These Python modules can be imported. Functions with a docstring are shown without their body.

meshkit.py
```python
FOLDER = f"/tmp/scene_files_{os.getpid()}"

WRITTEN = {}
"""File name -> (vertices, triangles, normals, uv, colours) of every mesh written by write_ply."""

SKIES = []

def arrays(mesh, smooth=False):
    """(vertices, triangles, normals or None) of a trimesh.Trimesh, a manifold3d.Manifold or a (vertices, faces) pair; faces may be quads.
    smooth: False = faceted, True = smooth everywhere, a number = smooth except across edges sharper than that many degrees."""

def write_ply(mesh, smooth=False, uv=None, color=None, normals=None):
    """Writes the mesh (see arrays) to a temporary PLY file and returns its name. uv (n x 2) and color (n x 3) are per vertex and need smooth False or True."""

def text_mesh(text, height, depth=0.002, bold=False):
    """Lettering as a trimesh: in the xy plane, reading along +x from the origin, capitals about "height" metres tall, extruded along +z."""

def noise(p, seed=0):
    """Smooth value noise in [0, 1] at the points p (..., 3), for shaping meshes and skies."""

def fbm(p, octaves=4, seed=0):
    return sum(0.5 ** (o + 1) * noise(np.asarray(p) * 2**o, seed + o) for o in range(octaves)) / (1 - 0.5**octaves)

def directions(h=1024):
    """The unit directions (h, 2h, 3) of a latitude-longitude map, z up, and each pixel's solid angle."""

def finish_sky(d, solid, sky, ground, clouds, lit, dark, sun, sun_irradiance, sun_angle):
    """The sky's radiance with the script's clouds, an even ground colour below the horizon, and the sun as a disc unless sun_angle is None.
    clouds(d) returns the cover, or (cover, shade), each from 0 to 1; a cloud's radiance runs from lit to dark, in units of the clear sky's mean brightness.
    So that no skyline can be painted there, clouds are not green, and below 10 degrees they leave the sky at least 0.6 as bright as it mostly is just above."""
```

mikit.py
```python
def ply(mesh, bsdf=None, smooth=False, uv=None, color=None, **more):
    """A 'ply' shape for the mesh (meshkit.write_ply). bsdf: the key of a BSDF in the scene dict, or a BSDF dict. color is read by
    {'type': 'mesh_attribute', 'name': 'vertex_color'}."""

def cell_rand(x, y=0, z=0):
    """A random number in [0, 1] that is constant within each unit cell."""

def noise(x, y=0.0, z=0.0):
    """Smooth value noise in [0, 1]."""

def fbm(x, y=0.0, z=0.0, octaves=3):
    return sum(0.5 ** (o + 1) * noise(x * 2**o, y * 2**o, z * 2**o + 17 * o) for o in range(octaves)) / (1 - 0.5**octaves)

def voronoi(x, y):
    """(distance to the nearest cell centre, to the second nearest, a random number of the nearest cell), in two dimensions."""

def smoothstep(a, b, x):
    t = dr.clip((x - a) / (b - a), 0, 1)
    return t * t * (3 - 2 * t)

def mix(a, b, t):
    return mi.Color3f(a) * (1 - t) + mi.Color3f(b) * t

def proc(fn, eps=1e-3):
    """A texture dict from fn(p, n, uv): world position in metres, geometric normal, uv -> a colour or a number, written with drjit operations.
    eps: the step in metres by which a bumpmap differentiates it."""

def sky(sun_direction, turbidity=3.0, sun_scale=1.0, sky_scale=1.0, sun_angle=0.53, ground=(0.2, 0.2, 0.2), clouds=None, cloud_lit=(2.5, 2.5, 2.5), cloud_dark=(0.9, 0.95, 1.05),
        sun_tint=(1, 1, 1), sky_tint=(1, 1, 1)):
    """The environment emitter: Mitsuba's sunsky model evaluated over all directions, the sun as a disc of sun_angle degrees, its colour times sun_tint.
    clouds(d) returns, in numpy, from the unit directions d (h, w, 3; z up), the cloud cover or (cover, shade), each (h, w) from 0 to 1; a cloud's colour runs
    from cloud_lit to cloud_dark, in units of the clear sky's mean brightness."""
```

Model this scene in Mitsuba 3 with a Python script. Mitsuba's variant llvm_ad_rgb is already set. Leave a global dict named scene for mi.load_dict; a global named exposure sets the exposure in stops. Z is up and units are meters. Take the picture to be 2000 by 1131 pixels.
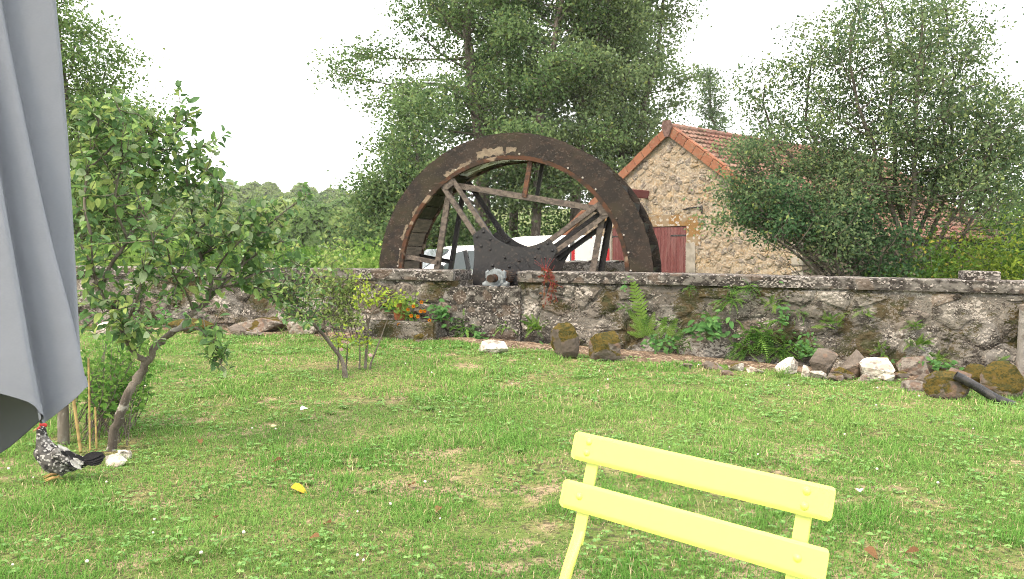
import math
import numpy as np
import trimesh
import mitsuba as mi
import drjit as dr
import manifold3d as m3
import shapely
import shapely.geometry as sg
import mikit
import meshkit
from mikit import noise, fbm, voronoi, smoothstep, mix, proc

# ------------------------------------------------------------------ camera, sky, exposure
F = 1732.05                                   # focal length for a picture 2000 wide
CAM = np.array([0.0, 0.0, 1.2])
PITCH = math.atan(71.5 / F)                   # looks slightly down
exposure = 3.62
scene, labels = {}, {}
FWD = np.array([0, math.cos(PITCH), -math.sin(PITCH)])
UPV = np.array([0, math.sin(PITCH), math.cos(PITCH)])
scene['camera'] = {'type': 'perspective', 'fov': 60.0, 'fov_axis': 'x', 'near_clip': 0.05, 'far_clip': 5000.0,
                   'to_world': mi.ScalarTransform4f().look_at(CAM.tolist(), (CAM + FWD).tolist(), [0, 0, 1])}
scene['sky'] = mikit.sky((-0.55, -0.50, 0.85), turbidity=3, sun_scale=0.24, sun_angle=24, clouds=lambda d: 1.0,
                         cloud_lit=(2.4,2.4,2.43), ground=(0.16, 0.18, 0.10))


def P(px, py, y):
    """The point at forward distance y (metres) that a surveyor's sight line through a place of the picture reaches."""
    d = FWD + np.array([1, 0, 0]) * (px - 1000) / F - UPV * (py - 565.5) / F
    return CAM + d * (y / d[1])


# ------------------------------------------------------------------ helpers
def norm(v):
    v = np.asarray(v, float)
    return v / (np.linalg.norm(v, axis=-1, keepdims=True) + 1e-12)


class MB:
    """Collects triangles (and colours) of one mesh."""
    def __init__(self):
        self.v, self.f, self.c, self.n = [], [], [], 0

    def add(self, v, f, c=None):
        v, f = np.asarray(v, float), np.asarray(f, int)
        if f.shape[1] == 4:
            f = np.vstack([f[:, [0, 1, 2]], f[:, [0, 2, 3]]])
        self.v.append(v)
        self.f.append(f + self.n)
        if c is not None:
            self.c.append(np.broadcast_to(np.asarray(c, float), (len(v), 3)))
        self.n += len(v)
        return self

    def geo(self):
        return np.vstack(self.v), np.vstack(self.f)

    def col(self):
        return np.vstack(self.c)


taken = {}


def key_for(key):
    if key not in taken:
        taken[key] = 0
        return key
    taken[key] += 1
    return f"{key}_{taken[key]:03d}"


def add(key, geo, bsdf, smooth=False, uv=None, color=None, **more):
    k = key_for(key)
    if uv is not None and np.ndim(uv) == 1:
        nv = len(geo[0]) if isinstance(geo, (tuple, list)) else None
        uv = np.tile(np.asarray(uv, float), (nv, 1))
        if smooth not in (True, False):
            smooth = False
    scene[k] = mikit.ply(geo, bsdf, smooth, uv, color, **more)
    return k


def put(key, shape, mat):
    """A further copy of a shape under its own key."""
    k = key_for(key)
    scene[k] = {**shape, 'to_world': mi.ScalarTransform4f(np.asarray(mat, float).tolist())}
    return k


def thing(key, label, cat, group=None, kind=None):
    k = key_for(key)
    labels[k] = {'label': label, 'category': cat}
    if group:
        labels[k]['group'] = group
    if kind:
        labels[k]['kind'] = kind
    return k


def tag(k, label, cat, group=None, kind=None):
    labels[k] = {'label': label, 'category': cat}
    if group:
        labels[k]['group'] = group
    if kind:
        labels[k]['kind'] = kind


def structure(k, label, cat):
    labels[k] = {'label': label, 'category': cat, 'kind': 'structure'}


def geo_of(m):
    if hasattr(m, 'to_mesh'):
        q = m.to_mesh()
        return np.array(q.vert_properties[:, :3], float), np.array(q.tri_verts, int)
    return np.array(m.vertices, float), np.array(m.faces, int)


def cbox(size, c=(0, 0, 0), R=None, bev=0.005):
    """A box with chamfered edges (44 triangles)."""
    h = np.asarray(size, float) / 2
    b = min(bev, 0.45 * h.min())
    pts = []
    for s in np.ndindex(2, 2, 2):
        s = np.array(s) * 2 - 1
        for k in range(3):
            q = s * (h - b)
            q[k] = s[k] * h[k]
            pts.append(q)
    v, f = geo_of(m3.Manifold.hull_points(np.array(pts)))
    if R is not None:
        v = v @ np.asarray(R, float)          # rows of R are the axes
    return v + np.asarray(c, float), f


def tube(pts, rad, sides=8, cap=True):
    p = np.asarray(pts, float)
    n = len(p)
    rad = np.broadcast_to(np.asarray(rad, float), (n,))
    t = norm(np.gradient(p, axis=0))
    a = np.cross(t[0], [0, 0, 1.0] if abs(t[0][2]) < 0.9 else [1.0, 0, 0])
    rows = []
    ang = np.arange(sides) * 2 * np.pi / sides
    for i in range(n):
        a = a - t[i] * (a @ t[i])
        a = a / (np.linalg.norm(a) + 1e-12)
        b = np.cross(t[i], a)
        rows.append(p[i] + rad[i] * (np.cos(ang)[:, None] * a + np.sin(ang)[:, None] * b))
    v = np.vstack(rows)
    i, j = np.meshgrid(np.arange(n - 1), np.arange(sides), indexing='ij')
    q = np.stack([i * sides + j, i * sides + (j + 1) % sides, (i + 1) * sides + (j + 1) % sides, (i + 1) * sides + j], -1).reshape(-1, 4)
    f = np.vstack([q[:, [0, 1, 2]], q[:, [0, 2, 3]]])
    if cap:
        k = len(v)
        v = np.vstack([v, p[:1], p[-1:]])
        j = np.arange(sides)
        f = np.vstack([f, np.stack([j * 0 + k, (j + 1) % sides, j], 1),
                       np.stack([j * 0 + k + 1, (n - 1) * sides + j, (n - 1) * sides + (j + 1) % sides], 1)])
    return v, f


def spline(ctrl, n):
    """Catmull-Rom through the control points (any dimension)."""
    c = np.asarray(ctrl, float)
    c = np.vstack([2 * c[0] - c[1], c, 2 * c[-1] - c[-2]])
    u = np.linspace(0, len(c) - 3 - 1e-9, n)
    i = u.astype(int)
    t = (u - i)[:, None]
    p0, p1, p2, p3 = c[i], c[i + 1], c[i + 2], c[i + 3]
    return 0.5 * (2 * p1 + (p2 - p0) * t + (2 * p0 - 5 * p1 + 4 * p2 - p3) * t ** 2 + (3 * p1 - p0 - 3 * p2 + p3) * t ** 3)


def prism(poly, depth, origin, ex, ey, ez):
    """A shapely polygon in the (ex, ey) plane at origin, thickened along ez."""
    m = trimesh.creation.extrude_polygon(poly, depth, engine='earcut')
    v = np.array(m.vertices)
    v = np.asarray(origin) + v[:, :1] * np.asarray(ex) + v[:, 1:2] * np.asarray(ey) + v[:, 2:] * np.asarray(ez)
    f = np.array(m.faces)
    if np.dot(np.cross(ex, ey), ez) < 0:
        f = f[:, ::-1]
    return v, f


def leaves(C, size, rng, up=1.0, wide=0.55, fold=0.12, D=None, spread=0.3, face=0.0):
    """Leaf faces (two triangles folded along the midrib) round the points C."""
    n = len(C)
    N = norm(rng.normal(size=(n, 3)) + [0, 0, up] + face)
    if D is None:
        D = rng.normal(size=(n, 3)) + [0, 0, -0.25]
    D = norm(D - N * (D * N).sum(1, keepdims=True))
    S = np.cross(D, N)
    L = (size * rng.uniform(1 - spread, 1 + spread, n))[:, None]
    b, t = C - D * L / 2, C + D * L / 2 - N * L * 0.1
    m = C - D * L * 0.06 + N * L * fold
    l, r = m + S * L * wide / 2, m - S * L * wide / 2
    V = np.stack([b, l, t, r], 1).reshape(-1, 3)
    k = np.arange(n)[:, None] * 4
    Fc = np.concatenate([k + [0, 2, 1], k + [0, 3, 2]], 0)
    return V, Fc


LEAF = 1.75        # reflected plus transmitted


def tints(n, rng, a, b, rare=None, share=0.0, per=4, seeds=None):
    t = rng.uniform(0, 1, n) if seeds is None else seeds
    c = np.asarray(a) * (1 - t[:, None]) + np.asarray(b) * t[:, None]
    c = c * LEAF
    rare = None if rare is None else np.asarray(rare) * LEAF
    c = c * rng.uniform(0.8, 1.2, (n, 1))
    if rare is not None:
        w = rng.uniform(size=n) < share
        c[w] = np.asarray(rare) * rng.uniform(0.7, 1.2, (w.sum(), 1))
    return np.repeat(c, per, 0)


# ------------------------------------------------------------------ materials
def dif(fn, rough=0.9, spec=0.2, bump=None, scale=0.01, eps=2e-3, **more):
    b = {'type': 'principled', 'base_color': fn if isinstance(fn, dict) else proc(fn) if callable(fn) else {'type': 'rgb', 'value': list(fn)},
         'roughness': rough, 'specular': spec, **more}
    if bump is not None:
        b = {'type': 'bumpmap', 'arbitrary': proc(bump, eps), 'scale': scale, 'bsdf': b}
    return {'type': 'twosided', 'bsdf': b}


VC = {'type': 'mesh_attribute', 'name': 'vertex_color'}
scene['leaf'] = {'type': 'principledthin', 'base_color': VC, 'roughness': 0.5, 'diff_trans': 0.8, 'eta': 1.4}
scene['grass_blade'] = {'type': 'principledthin', 'base_color': VC, 'roughness': 0.55, 'diff_trans': 0.7, 'eta': 1.35}
scene['tinted'] = {'type': 'twosided', 'bsdf': {'type': 'principled', 'base_color': VC, 'roughness': 0.75, 'specular': 0.3}}


def f3(p, s, o=3, k=0.0):
    return fbm(p.x * s + k, p.y * s + 1.7 * k, p.z * s - k, octaves=o)


def wall_c(p, n, uv):
    a, b, c, d, e = f3(p, 2.3, 3), f3(p, 13, 3, 5.1), f3(p, 52, 2, 9.7), f3(p, 3.7, 4, 21.3), f3(p, 120, 2, 4.4)
    base = mix((.205, .188, .162), (.116, .104, .090), smoothstep(.35, .6, a * .6 + e * .4))
    base = mix(base, mix((.225, .172, .132), (.20, .192, .178), smoothstep(.4, .6, uv.y)), smoothstep(.55, .9, uv.x) * .55)
    base = mix(base, (.026, .022, .018), smoothstep(.47, .58, b * .50 + c * .30 + e * .20) * .85)
    base = mix(base, (.46, .42, .375), smoothstep(.545, .595, c * .42 + e * .22 + f3(p, 5, 2, 31.) * .36) * .85)
    moss = smoothstep(.525, .585, d * .62 + c * .22 + e * .16)
    return mix(base, mix((.062, .045, .015), (.036, .038, .012), smoothstep(.4, .6, b)), moss * .9)


def coping_c(p, n, uv):
    a, b, c = f3(p, 4.1, 3, 3.3), f3(p, 16, 3, 8.1), f3(p, 55, 2, 2.7)
    base = mix((.152, .141, .126), (.056, .050, .044), smoothstep(.36, .52, b * .6 + a * .4))
    base = mix(base, (.022, .019, .017), smoothstep(.47, .58, c * .5 + b * .5) * .85)
    base = mix(base, (.32, .29, .265), smoothstep(.57, .63, c * .7 + a * .3))
    base = mix(base, (.22, .205, .185), smoothstep(.62, .9, uv.x) * smoothstep(.3, .55, a))
    return mix(base, (.12, .085, .062), smoothstep(.60, .66, f3(p, 7, 2, 44.)) * .5)


def wall_b(p, n, uv):
    return f3(p, 18, 4, 1.1) + 0.35 * f3(p, 70, 2, 6.)


scene['wall_stone'] = dif(wall_c, bump=wall_b, scale=0.03)
scene['coping_stone'] = dif(coping_c, bump=wall_b, scale=0.02)


def boulder_c(p, n, uv):
    # uv.x: how pale the stone is, uv.y: how much moss grows on it
    a, b, c = f3(p, 7, 3), f3(p, 26, 3, 4.), f3(p, 90, 2, 8.)
    base = mix((.095, .078, .064), (.165, .138, .115), smoothstep(.35, .65, a))
    base = mix(base, (.56, .52, .45), smoothstep(.3, .6, uv.x * .9 + (b - .5) * .5))
    base = mix(base, (.19, .115, .078), smoothstep(.56, .64, f3(p, 12, 2, 14.)) * .5)
    base = mix(base, (.09, .075, .06), smoothstep(.57, .66, b) * .6)
    g = uv.y - .5 + (a - .5) * 1.7 + n.z * .35
    return mix(base, mix((.090, .064, .014), (.042, .040, .011), smoothstep(.42, .6, c * .5 + b * .5)), smoothstep(.12, .26, g))


scene['rock_face'] = dif(boulder_c, bump=lambda p, n, uv: f3(p, 30, 3, 2.), scale=0.02)


def house_c(p, n, uv):
    a, b, c = f3(p, 1.1, 3, 7.), f3(p, 6.5, 3, 3.), f3(p, 19, 2, 1.)
    mort = mix((.37, .315, .240), (.28, .238, .186), smoothstep(.35, .6, a))
    st = mix((.31, .238, .165), (.185, .158, .134), smoothstep(.2, .8, uv.y))
    st = mix(st, (.33, .235, .135), smoothstep(.55, .7, f3(p, 2.3, 2, 70.)) * .7)
    base = mix(mort, st, smoothstep(.1, .2, uv.x))
    base = mix(base, (.085, .068, .054), smoothstep(.50, .60, b * .45 + c * .55) * .75)
    return mix(base, (.47, .41, .325), smoothstep(.54, .64, c) * .6)


scene['house_stone'] = dif(house_c, bump=lambda p, n, uv: f3(p, 9, 3, 2.), scale=0.05, eps=6e-3)


def lintel_c(p, n, uv):
    a, b = f3(p, 3.1, 3, 17.), f3(p, 12, 2, 3.)
    return mix(mix((.23, .175, .115), (.20, .115, .045), smoothstep(.38, .56, a)), (.42, .39, .35), smoothstep(.58, .66, b) * .7)


scene['ochre_render'] = dif(lintel_c)
scene['grey_render'] = dif(lambda p, n, uv: mix((.31, .28, .24), (.22, .20, .17), smoothstep(.35, .65, f3(p, 5, 3))))
scene['brown_render'] = dif(lambda p, n, uv: mix((.17, .13, .095), (.11, .088, .066), smoothstep(.35, .65, f3(p, 3, 3))))


def tile_c(p, n, uv):
    a, b = f3(p, .9, 2, 4.), f3(p, 14, 3, 1.)
    base = mix((.22, .105, .080), (.165, .088, .070), uv.x)
    base = mix(base, (.23, .155, .12), smoothstep(.45, .65, a) * .6)
    base = mix(base, (.30, .25, .20), smoothstep(.57, .66, b) * .45)
    return mix(base, (.075, .06, .04), smoothstep(.55, .66, f3(p, 5, 3, 33.)) * .7)


scene['roof_tile'] = dif(tile_c)
scene['verge_tile'] = dif(lambda p, n, uv: mix(mix((.25, .108, .062), (.19, .080, .050), uv.x), (.22, .13, .085), smoothstep(.52, .66, f3(p, 9, 3)) * .7))


def rust_c(p, n, uv):
    # uv.x: 0 black paint, .5 weathered grey steel, 1 orange rust
    a, b, c = f3(p, 5, 3, 2.), f3(p, 24, 3, 6.), f3(p, 80, 2, 3.)
    dark = mix((.022, .020, .021), (.034, .030, .028), smoothstep(.35, .65, a))
    grey = mix((.125, .100, .080), (.060, .048, .039), smoothstep(.40, .58, b))
    rust = mix((.115, .045, .018), (.052, .025, .014), smoothstep(.38, .62, b))
    x = uv.x + (a - .5) * .35
    base = mix(mix(dark, grey, smoothstep(.2, .4, x)), rust, smoothstep(.66, .84, x))
    return mix(base, (.21, .17, .135), smoothstep(.60, .66, c * .6 + a * .4) * .35 * smoothstep(.2, .3, uv.x))


scene['steel'] = dif(rust_c, rough=.6, spec=.4)


def bark_c(p, n, uv):
    a, b = fbm(p.x * 14, p.y * 14, p.z * 3.5, octaves=3), f3(p, 30, 3, 5.)
    base = mix((.085, .072, .060), (.170, .146, .122), smoothstep(.35, .65, a))
    return mix(base, (.30, .285, .25), smoothstep(.55, .63, b * .5 + f3(p, 7, 2, 12.) * .5) * uv.x)


scene['bark'] = dif(bark_c, bump=lambda p, n, uv: fbm(p.x * 60, p.y * 60, p.z * 12, octaves=3), scale=.006)


def lawn_c(p, n, uv):
    a, b, c = f3(p, .9, 3, 5.), f3(p, 9, 3), f3(p, 60, 2)
    base = mix((.10, .135, .034), (.18, .165, .07), smoothstep(.42, .62, b * .6 + a * .4))
    base = mix(base, (.25, .195, .115), smoothstep(.55, .64, b * .5 + f3(p, 2.2, 2, 9.) * .5))
    return mix(base, (.045, .040, .022), smoothstep(.52, .64, c) * .7)


scene['turf'] = dif(lawn_c, bump=lambda p, n, uv: f3(p, 45, 2), scale=.02)
scene['soil'] = dif(lambda p, n, uv: mix(mix((.16, .11, .075), (.085, .058, .04), smoothstep(.35, .65, f3(p, 11, 3))), (.30, .24, .17), smoothstep(.58, .66, f3(p, 50, 2))), bump=lambda p, n, uv: f3(p, 40, 3), scale=.02)
scene['meadow_green'] = dif(lambda p, n, uv: mix((.075, .11, .03), (.12, .13, .045), smoothstep(.3, .7, f3(p, .3, 3))))
scene['hill_green'] = dif((.055, .08, .03))
# ------------------------------------------------------------------ the lie of the land
WA = math.radians(17.5)
WO = np.array([-0.2, 9.8, 0.0])
WR = np.array([math.cos(WA), -math.sin(WA), 0.0])      # along the wall to the right
WB = np.array([math.sin(WA), math.cos(WA), 0.0])       # away from the lawn
Z3 = np.array([0, 0, 1.0])


def W(s, t, z):
    s, t, z = np.broadcast_arrays(np.asarray(s, float), t, z)
    return WO + s[..., None] * WR + t[..., None] * WB + z[..., None] * Z3


def wall_top(s):
    return np.interp(s, [-12, -1.39, 1.81, 5.11, 9], [1.05, 1.011, .986, .938, .90])


def wall_foot(s):
    return np.interp(s, [-12, -2.4, -.2, 1.7, 3.0, 5.0, 9], [.29, .255, .235, .145, .07, .0, -.05])


def sstep(a, b, x):
    t = np.clip((x - a) / (b - a), 0, 1)
    return t * t * (3 - 2 * t)


def lawn_z(x, y):
    x, y = np.asarray(x, float), np.asarray(y, float)
    s = (x - WO[0]) * WR[0] + (y - WO[1]) * WR[1]
    t = (x - WO[0]) * WB[0] + (y - WO[1]) * WB[1]
    rise = wall_foot(s) * sstep(-5.2, -.2, t)
    bumps = .022 * (meshkit.noise(np.stack([x * .8, y * .8, x * 0], -1), 3) - .5) + .014 * (meshkit.noise(np.stack([x * 3, y * 3, x * 0], -1), 4) - .5)
    return .08 * (1 - sstep(1.8, 3.3, y)) + rise + bumps


def G(px, py):
    """Where the sight line through a place of the picture meets the lawn."""
    lo, hi = 1.0, 30.0
    for _ in range(50):
        m = (lo + hi) / 2
        q = P(px, py, m)
        if q[2] > lawn_z(q[0], q[1]):
            lo = m
        else:
            hi = m
    return P(px, py, lo)


def wall_spot(px, py, off=-.03):
    """The place on the face of the garden wall."""
    d = P(px, py, 1.0) - CAM
    n = WB
    t = ((WO - CAM) @ n + off) / (d @ n)
    return CAM + d * t


def grid(us, vs, fn):
    u, v = np.meshgrid(us, vs, indexing='ij')
    pts = fn(u, v).reshape(-1, 3)
    i, j = np.meshgrid(np.arange(len(us) - 1), np.arange(len(vs) - 1), indexing='ij')
    k = len(vs)
    q = np.stack([i * k + j, (i + 1) * k + j, (i + 1) * k + j + 1, i * k + j + 1], -1).reshape(-1, 4)
    return pts, np.vstack([q[:, [0, 1, 2]], q[:, [0, 2, 3]]])


def lawn_pt(s, t):
    p = W(s, t, 0 * s)
    p[..., 2] = lawn_z(p[..., 0], p[..., 1])
    return p


k = add('lawn', grid(np.linspace(-14, 10, 220), np.linspace(-16, .05, 190), lawn_pt), 'turf', True)
structure(k, 'worn green lawn with straw patches sloping gently to the stone wall', 'lawn')


def bed_pt(s, v):
    edge = .42 + .14 * np.sin(s * 1.7) + .1 * np.sin(s * 4.1 + 1) + np.where(s > 1.4, .16, 0)
    t = -edge + v * (edge + .04)
    p = W(s, t, 0 * s)
    p[..., 2] = lawn_z(p[..., 0], p[..., 1]) + .014 * np.sin(np.clip(v, 0, 1) * 3.0) + .016 * (meshkit.noise(p * 9, 8) - .3) + .01 - .03 * (v < .01)
    return p


k = add('flower_bed', grid(np.linspace(-9, 5.4, 240), np.linspace(0, 1, 10), bed_pt), 'soil', True)
structure(k, 'strip of bare brown soil along the foot of the stone wall', 'flower bed')


def channel_pt(s, t):
    return W(s, t, -1.15 + 0 * s)


k = add('mill_channel', grid(np.linspace(-12, 12, 10), np.linspace(.3, 2.2, 4), channel_pt), 'soil')
structure(k, 'floor of the narrow channel below the mill wheel', 'channel')


def hill_z(x, y):
    x, y = np.asarray(x, float), np.asarray(y, float)
    side = .40 + .60 * sstep(20, -160, x) + .25 * sstep(-60, 0, x)
    h = 27 * sstep(110, 420, y) * side * (1 + .10 * np.sin(x * .021 + 1.0)) 
    return -.15 - .25 * sstep(13, 30, y) + h + 6 * (meshkit.noise(np.stack([x * .012, y * .012, x * 0], -1), 7) - .5) * sstep(120, 260, y)


def meadow_pt(u, v):
    t = 2.0 + (v ** 3.2) * 900
    s = u * (10 + t * 1.0)
    p = W(s, t, 0 * s)
    p[..., 2] = hill_z(p[..., 0], p[..., 1])
    return p


k = add('meadow', grid(np.linspace(-1.2, 1.2, 150), np.linspace(0, 1, 120), meadow_pt), 'meadow_green', True)
structure(k, 'green ground behind the wall rising to wooded hills', 'ground')

# ------------------------------------------------------------------ stones of a rubble wall


def rubble(rng, poly, pitch_s, pitch_z, gap, jitter=.36):
    """Irregular stone outlines that fill the polygon."""
    x0, y0, x1, y1 = poly.bounds
    pts = []
    row, y = 0, y0
    while y < y1 + pitch_z:
        h = pitch_z * rng.uniform(.8, 1.25)
        x = x0 - rng.uniform(0, pitch_s)
        while x < x1 + pitch_s:
            w = pitch_s * rng.uniform(.55, 1.5)
            pts.append((x + w / 2 + rng.normal() * pitch_s * .08, y + h / 2 + rng.normal() * pitch_z * jitter * .6))
            x += w
        y += h
        row += 1
    cells = shapely.voronoi_polygons(sg.MultiPoint(pts), extend_to=poly.buffer(pitch_s))
    out = []
    for c in cells.geoms:
        c = c.intersection(poly).buffer(-gap).buffer(-.03 * pitch_s).buffer(.03 * pitch_s)
        for g in getattr(c, 'geoms', [c]):
            if g.geom_type == 'Polygon' and g.area > .05 * pitch_s * pitch_z:
                out.append(g)
    return out


def stone_geo(rng, g, n, frame, face, back, rough):
    """A stone with an uneven face: frame(u, out, v) gives points, out is how far it stands proud."""
    ring = np.array([g.exterior.interpolate(i / n, normalized=True).coords[0] for i in range(n)])
    if not sg.polygon.orient(g).exterior.is_ccw:
        ring = ring[::-1]
    if sg.LinearRing(ring).is_ccw is False:
        ring = ring[::-1]
    c = ring.mean(0)
    ring = ring + rng.normal(size=ring.shape) * .02 * math.sqrt(g.area)
    r2 = c + (ring - c) * .80
    r3 = c + (ring - c) * .42
    o1 = face - .006 + 0 * ring[:, 0]
    o2 = face + rough * rng.uniform(.3, 1.0, n)
    o3 = face + rough * rng.uniform(.3, 1.3, n)
    V = np.vstack([frame(ring[:, 0], back + 0 * o1, ring[:, 1]), frame(ring[:, 0], o1, ring[:, 1]), frame(r2[:, 0], o2, r2[:, 1]),
                   frame(r3[:, 0], o3, r3[:, 1]), frame(c[:1], np.array([face + rough]), c[1:])[:1]])
    j = np.arange(n)
    q = []
    for a in range(3):
        q.append(np.stack([a * n + j, a * n + (j + 1) % n, (a + 1) * n + (j + 1) % n], 1))
        q.append(np.stack([a * n + j, (a + 1) * n + (j + 1) % n, (a + 1) * n + j], 1))
    q.append(np.stack([3 * n + j, 3 * n + (j + 1) % n, j * 0 + 4 * n], 1))
    return V, np.vstack(q)


# ------------------------------------------------------------------ the garden wall
rng = np.random.default_rng(11)
TH = .56
NOTCH = (-.47, .28)
LEDGE = .822
wall = thing('garden_wall', 'old low stone wall crusted with lichen and moss across the end of the lawn', 'wall')


def core_front(s0, s1, ztop):
    """The mortar body of the wall as a rough slab."""
    m = MB()
    S = np.arange(s0, s1 + .03, .05)
    n = 22

    def pt(s, v):
        z0, z1 = wall_foot(s) - .25, ztop(s)
        z = z0 + v * (z1 - z0)
        q = np.stack([s * 9, z * 9, s * 0], -1)
        return W(s, .012 - .03 * (meshkit.fbm(q, 3, 5) - .5) - .016 * (meshkit.noise(q * 5, 9) - .5), z)
    m.add(*grid(S, np.linspace(0, 1, n), lambda s, v: pt(s, v)))
    m.add(*grid(S, np.array([0., 1.]), lambda s, v: W(s, .02 + v * (TH - .02), ztop(s) - .002)))
    m.add(*grid(S, np.array([0., 1.]), lambda s, v: W(s, TH + 0 * s, -1.3 + v * (ztop(s) + 1.3))))
    for s in (S[0], S[-1]):
        m.add(W(np.array([s] * 4), np.array([.0, TH, TH, .0]), np.array([-1.3, -1.3, ztop(s), ztop(s)])), [[0, 1, 2, 3]])
    return m.geo()


cop_h = .115
add(wall + '__masonry', core_front(-9.5, NOTCH[0], lambda s: wall_top(s) - cop_h), 'wall_stone', 30)
add(wall + '__masonry', core_front(NOTCH[1], 6.4, lambda s: wall_top(s) - cop_h), 'wall_stone', 30)
add(wall + '__masonry', core_front(NOTCH[0], NOTCH[1], lambda s: LEDGE - .05 + 0 * s), 'wall_stone', 30)


def wframe(u, o, v):
    return W(u, -o, v)


def zone(s0, s1, cut):
    S = np.linspace(s0, s1, 20)
    return sg.Polygon([*zip(S, wall_top(S) - cut), *zip(S[::-1], wall_foot(S[::-1]) - .08)])


outlines = rubble(rng, zone(-6.2, NOTCH[0] - .01, cop_h + .006), .34, .19, .013) + rubble(rng, zone(NOTCH[1] + .01, 5.9, cop_h + .006), .36, .20, .013)
for g in outlines:
    if g.centroid.x < -2.4 and rng.uniform() < .25:
        continue
    if rng.uniform() < .14:                     # some are wholly under the render
        continue
    add(wall + '__stone', stone_geo(rng, g, 12, wframe, rng.uniform(-.008, .010), -.08, rng.uniform(.006, .022)), 'wall_stone', False, uv=(rng.uniform(), rng.uniform()))
# the rendered pier under the bearing and its worn ledge
S = np.linspace(NOTCH[0] - .035, NOTCH[1] + .035, 20)
m = MB()
m.add(*grid(S, np.linspace(0, 1, 16), lambda s, v: W(s, -.045 - .02 * (meshkit.fbm(np.stack([s * 8, v * 5, 0 * s], -1), 3, 2) - .5) - .012 * (meshkit.noise(np.stack([s * 40, v * 24, 0 * s], -1), 2) - .5) + .03 * (v < .1), .2 + v * (LEDGE - .2))))
m.add(*grid(S, np.linspace(0, 1, 8), lambda s, v: W(s, -.045 + v * (TH + .04), LEDGE + .008 * (meshkit.noise(np.stack([s * 20, v * 9, 0 * s], -1), 6) - .5) - .006 * (v > 0))))
for s in (S[0], S[-1]):
    m.add(W(np.array([s] * 4), np.array([-.045, TH, TH, -.045]), np.array([.2, .2, LEDGE, LEDGE])), [[0, 1, 2, 3]])
k = add(wall + '__bearing_pier', m.geo(), 'coping_stone', 35, )
labels[k] = {'label': 'rendered grey pier below the wheel bearing'}


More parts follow.
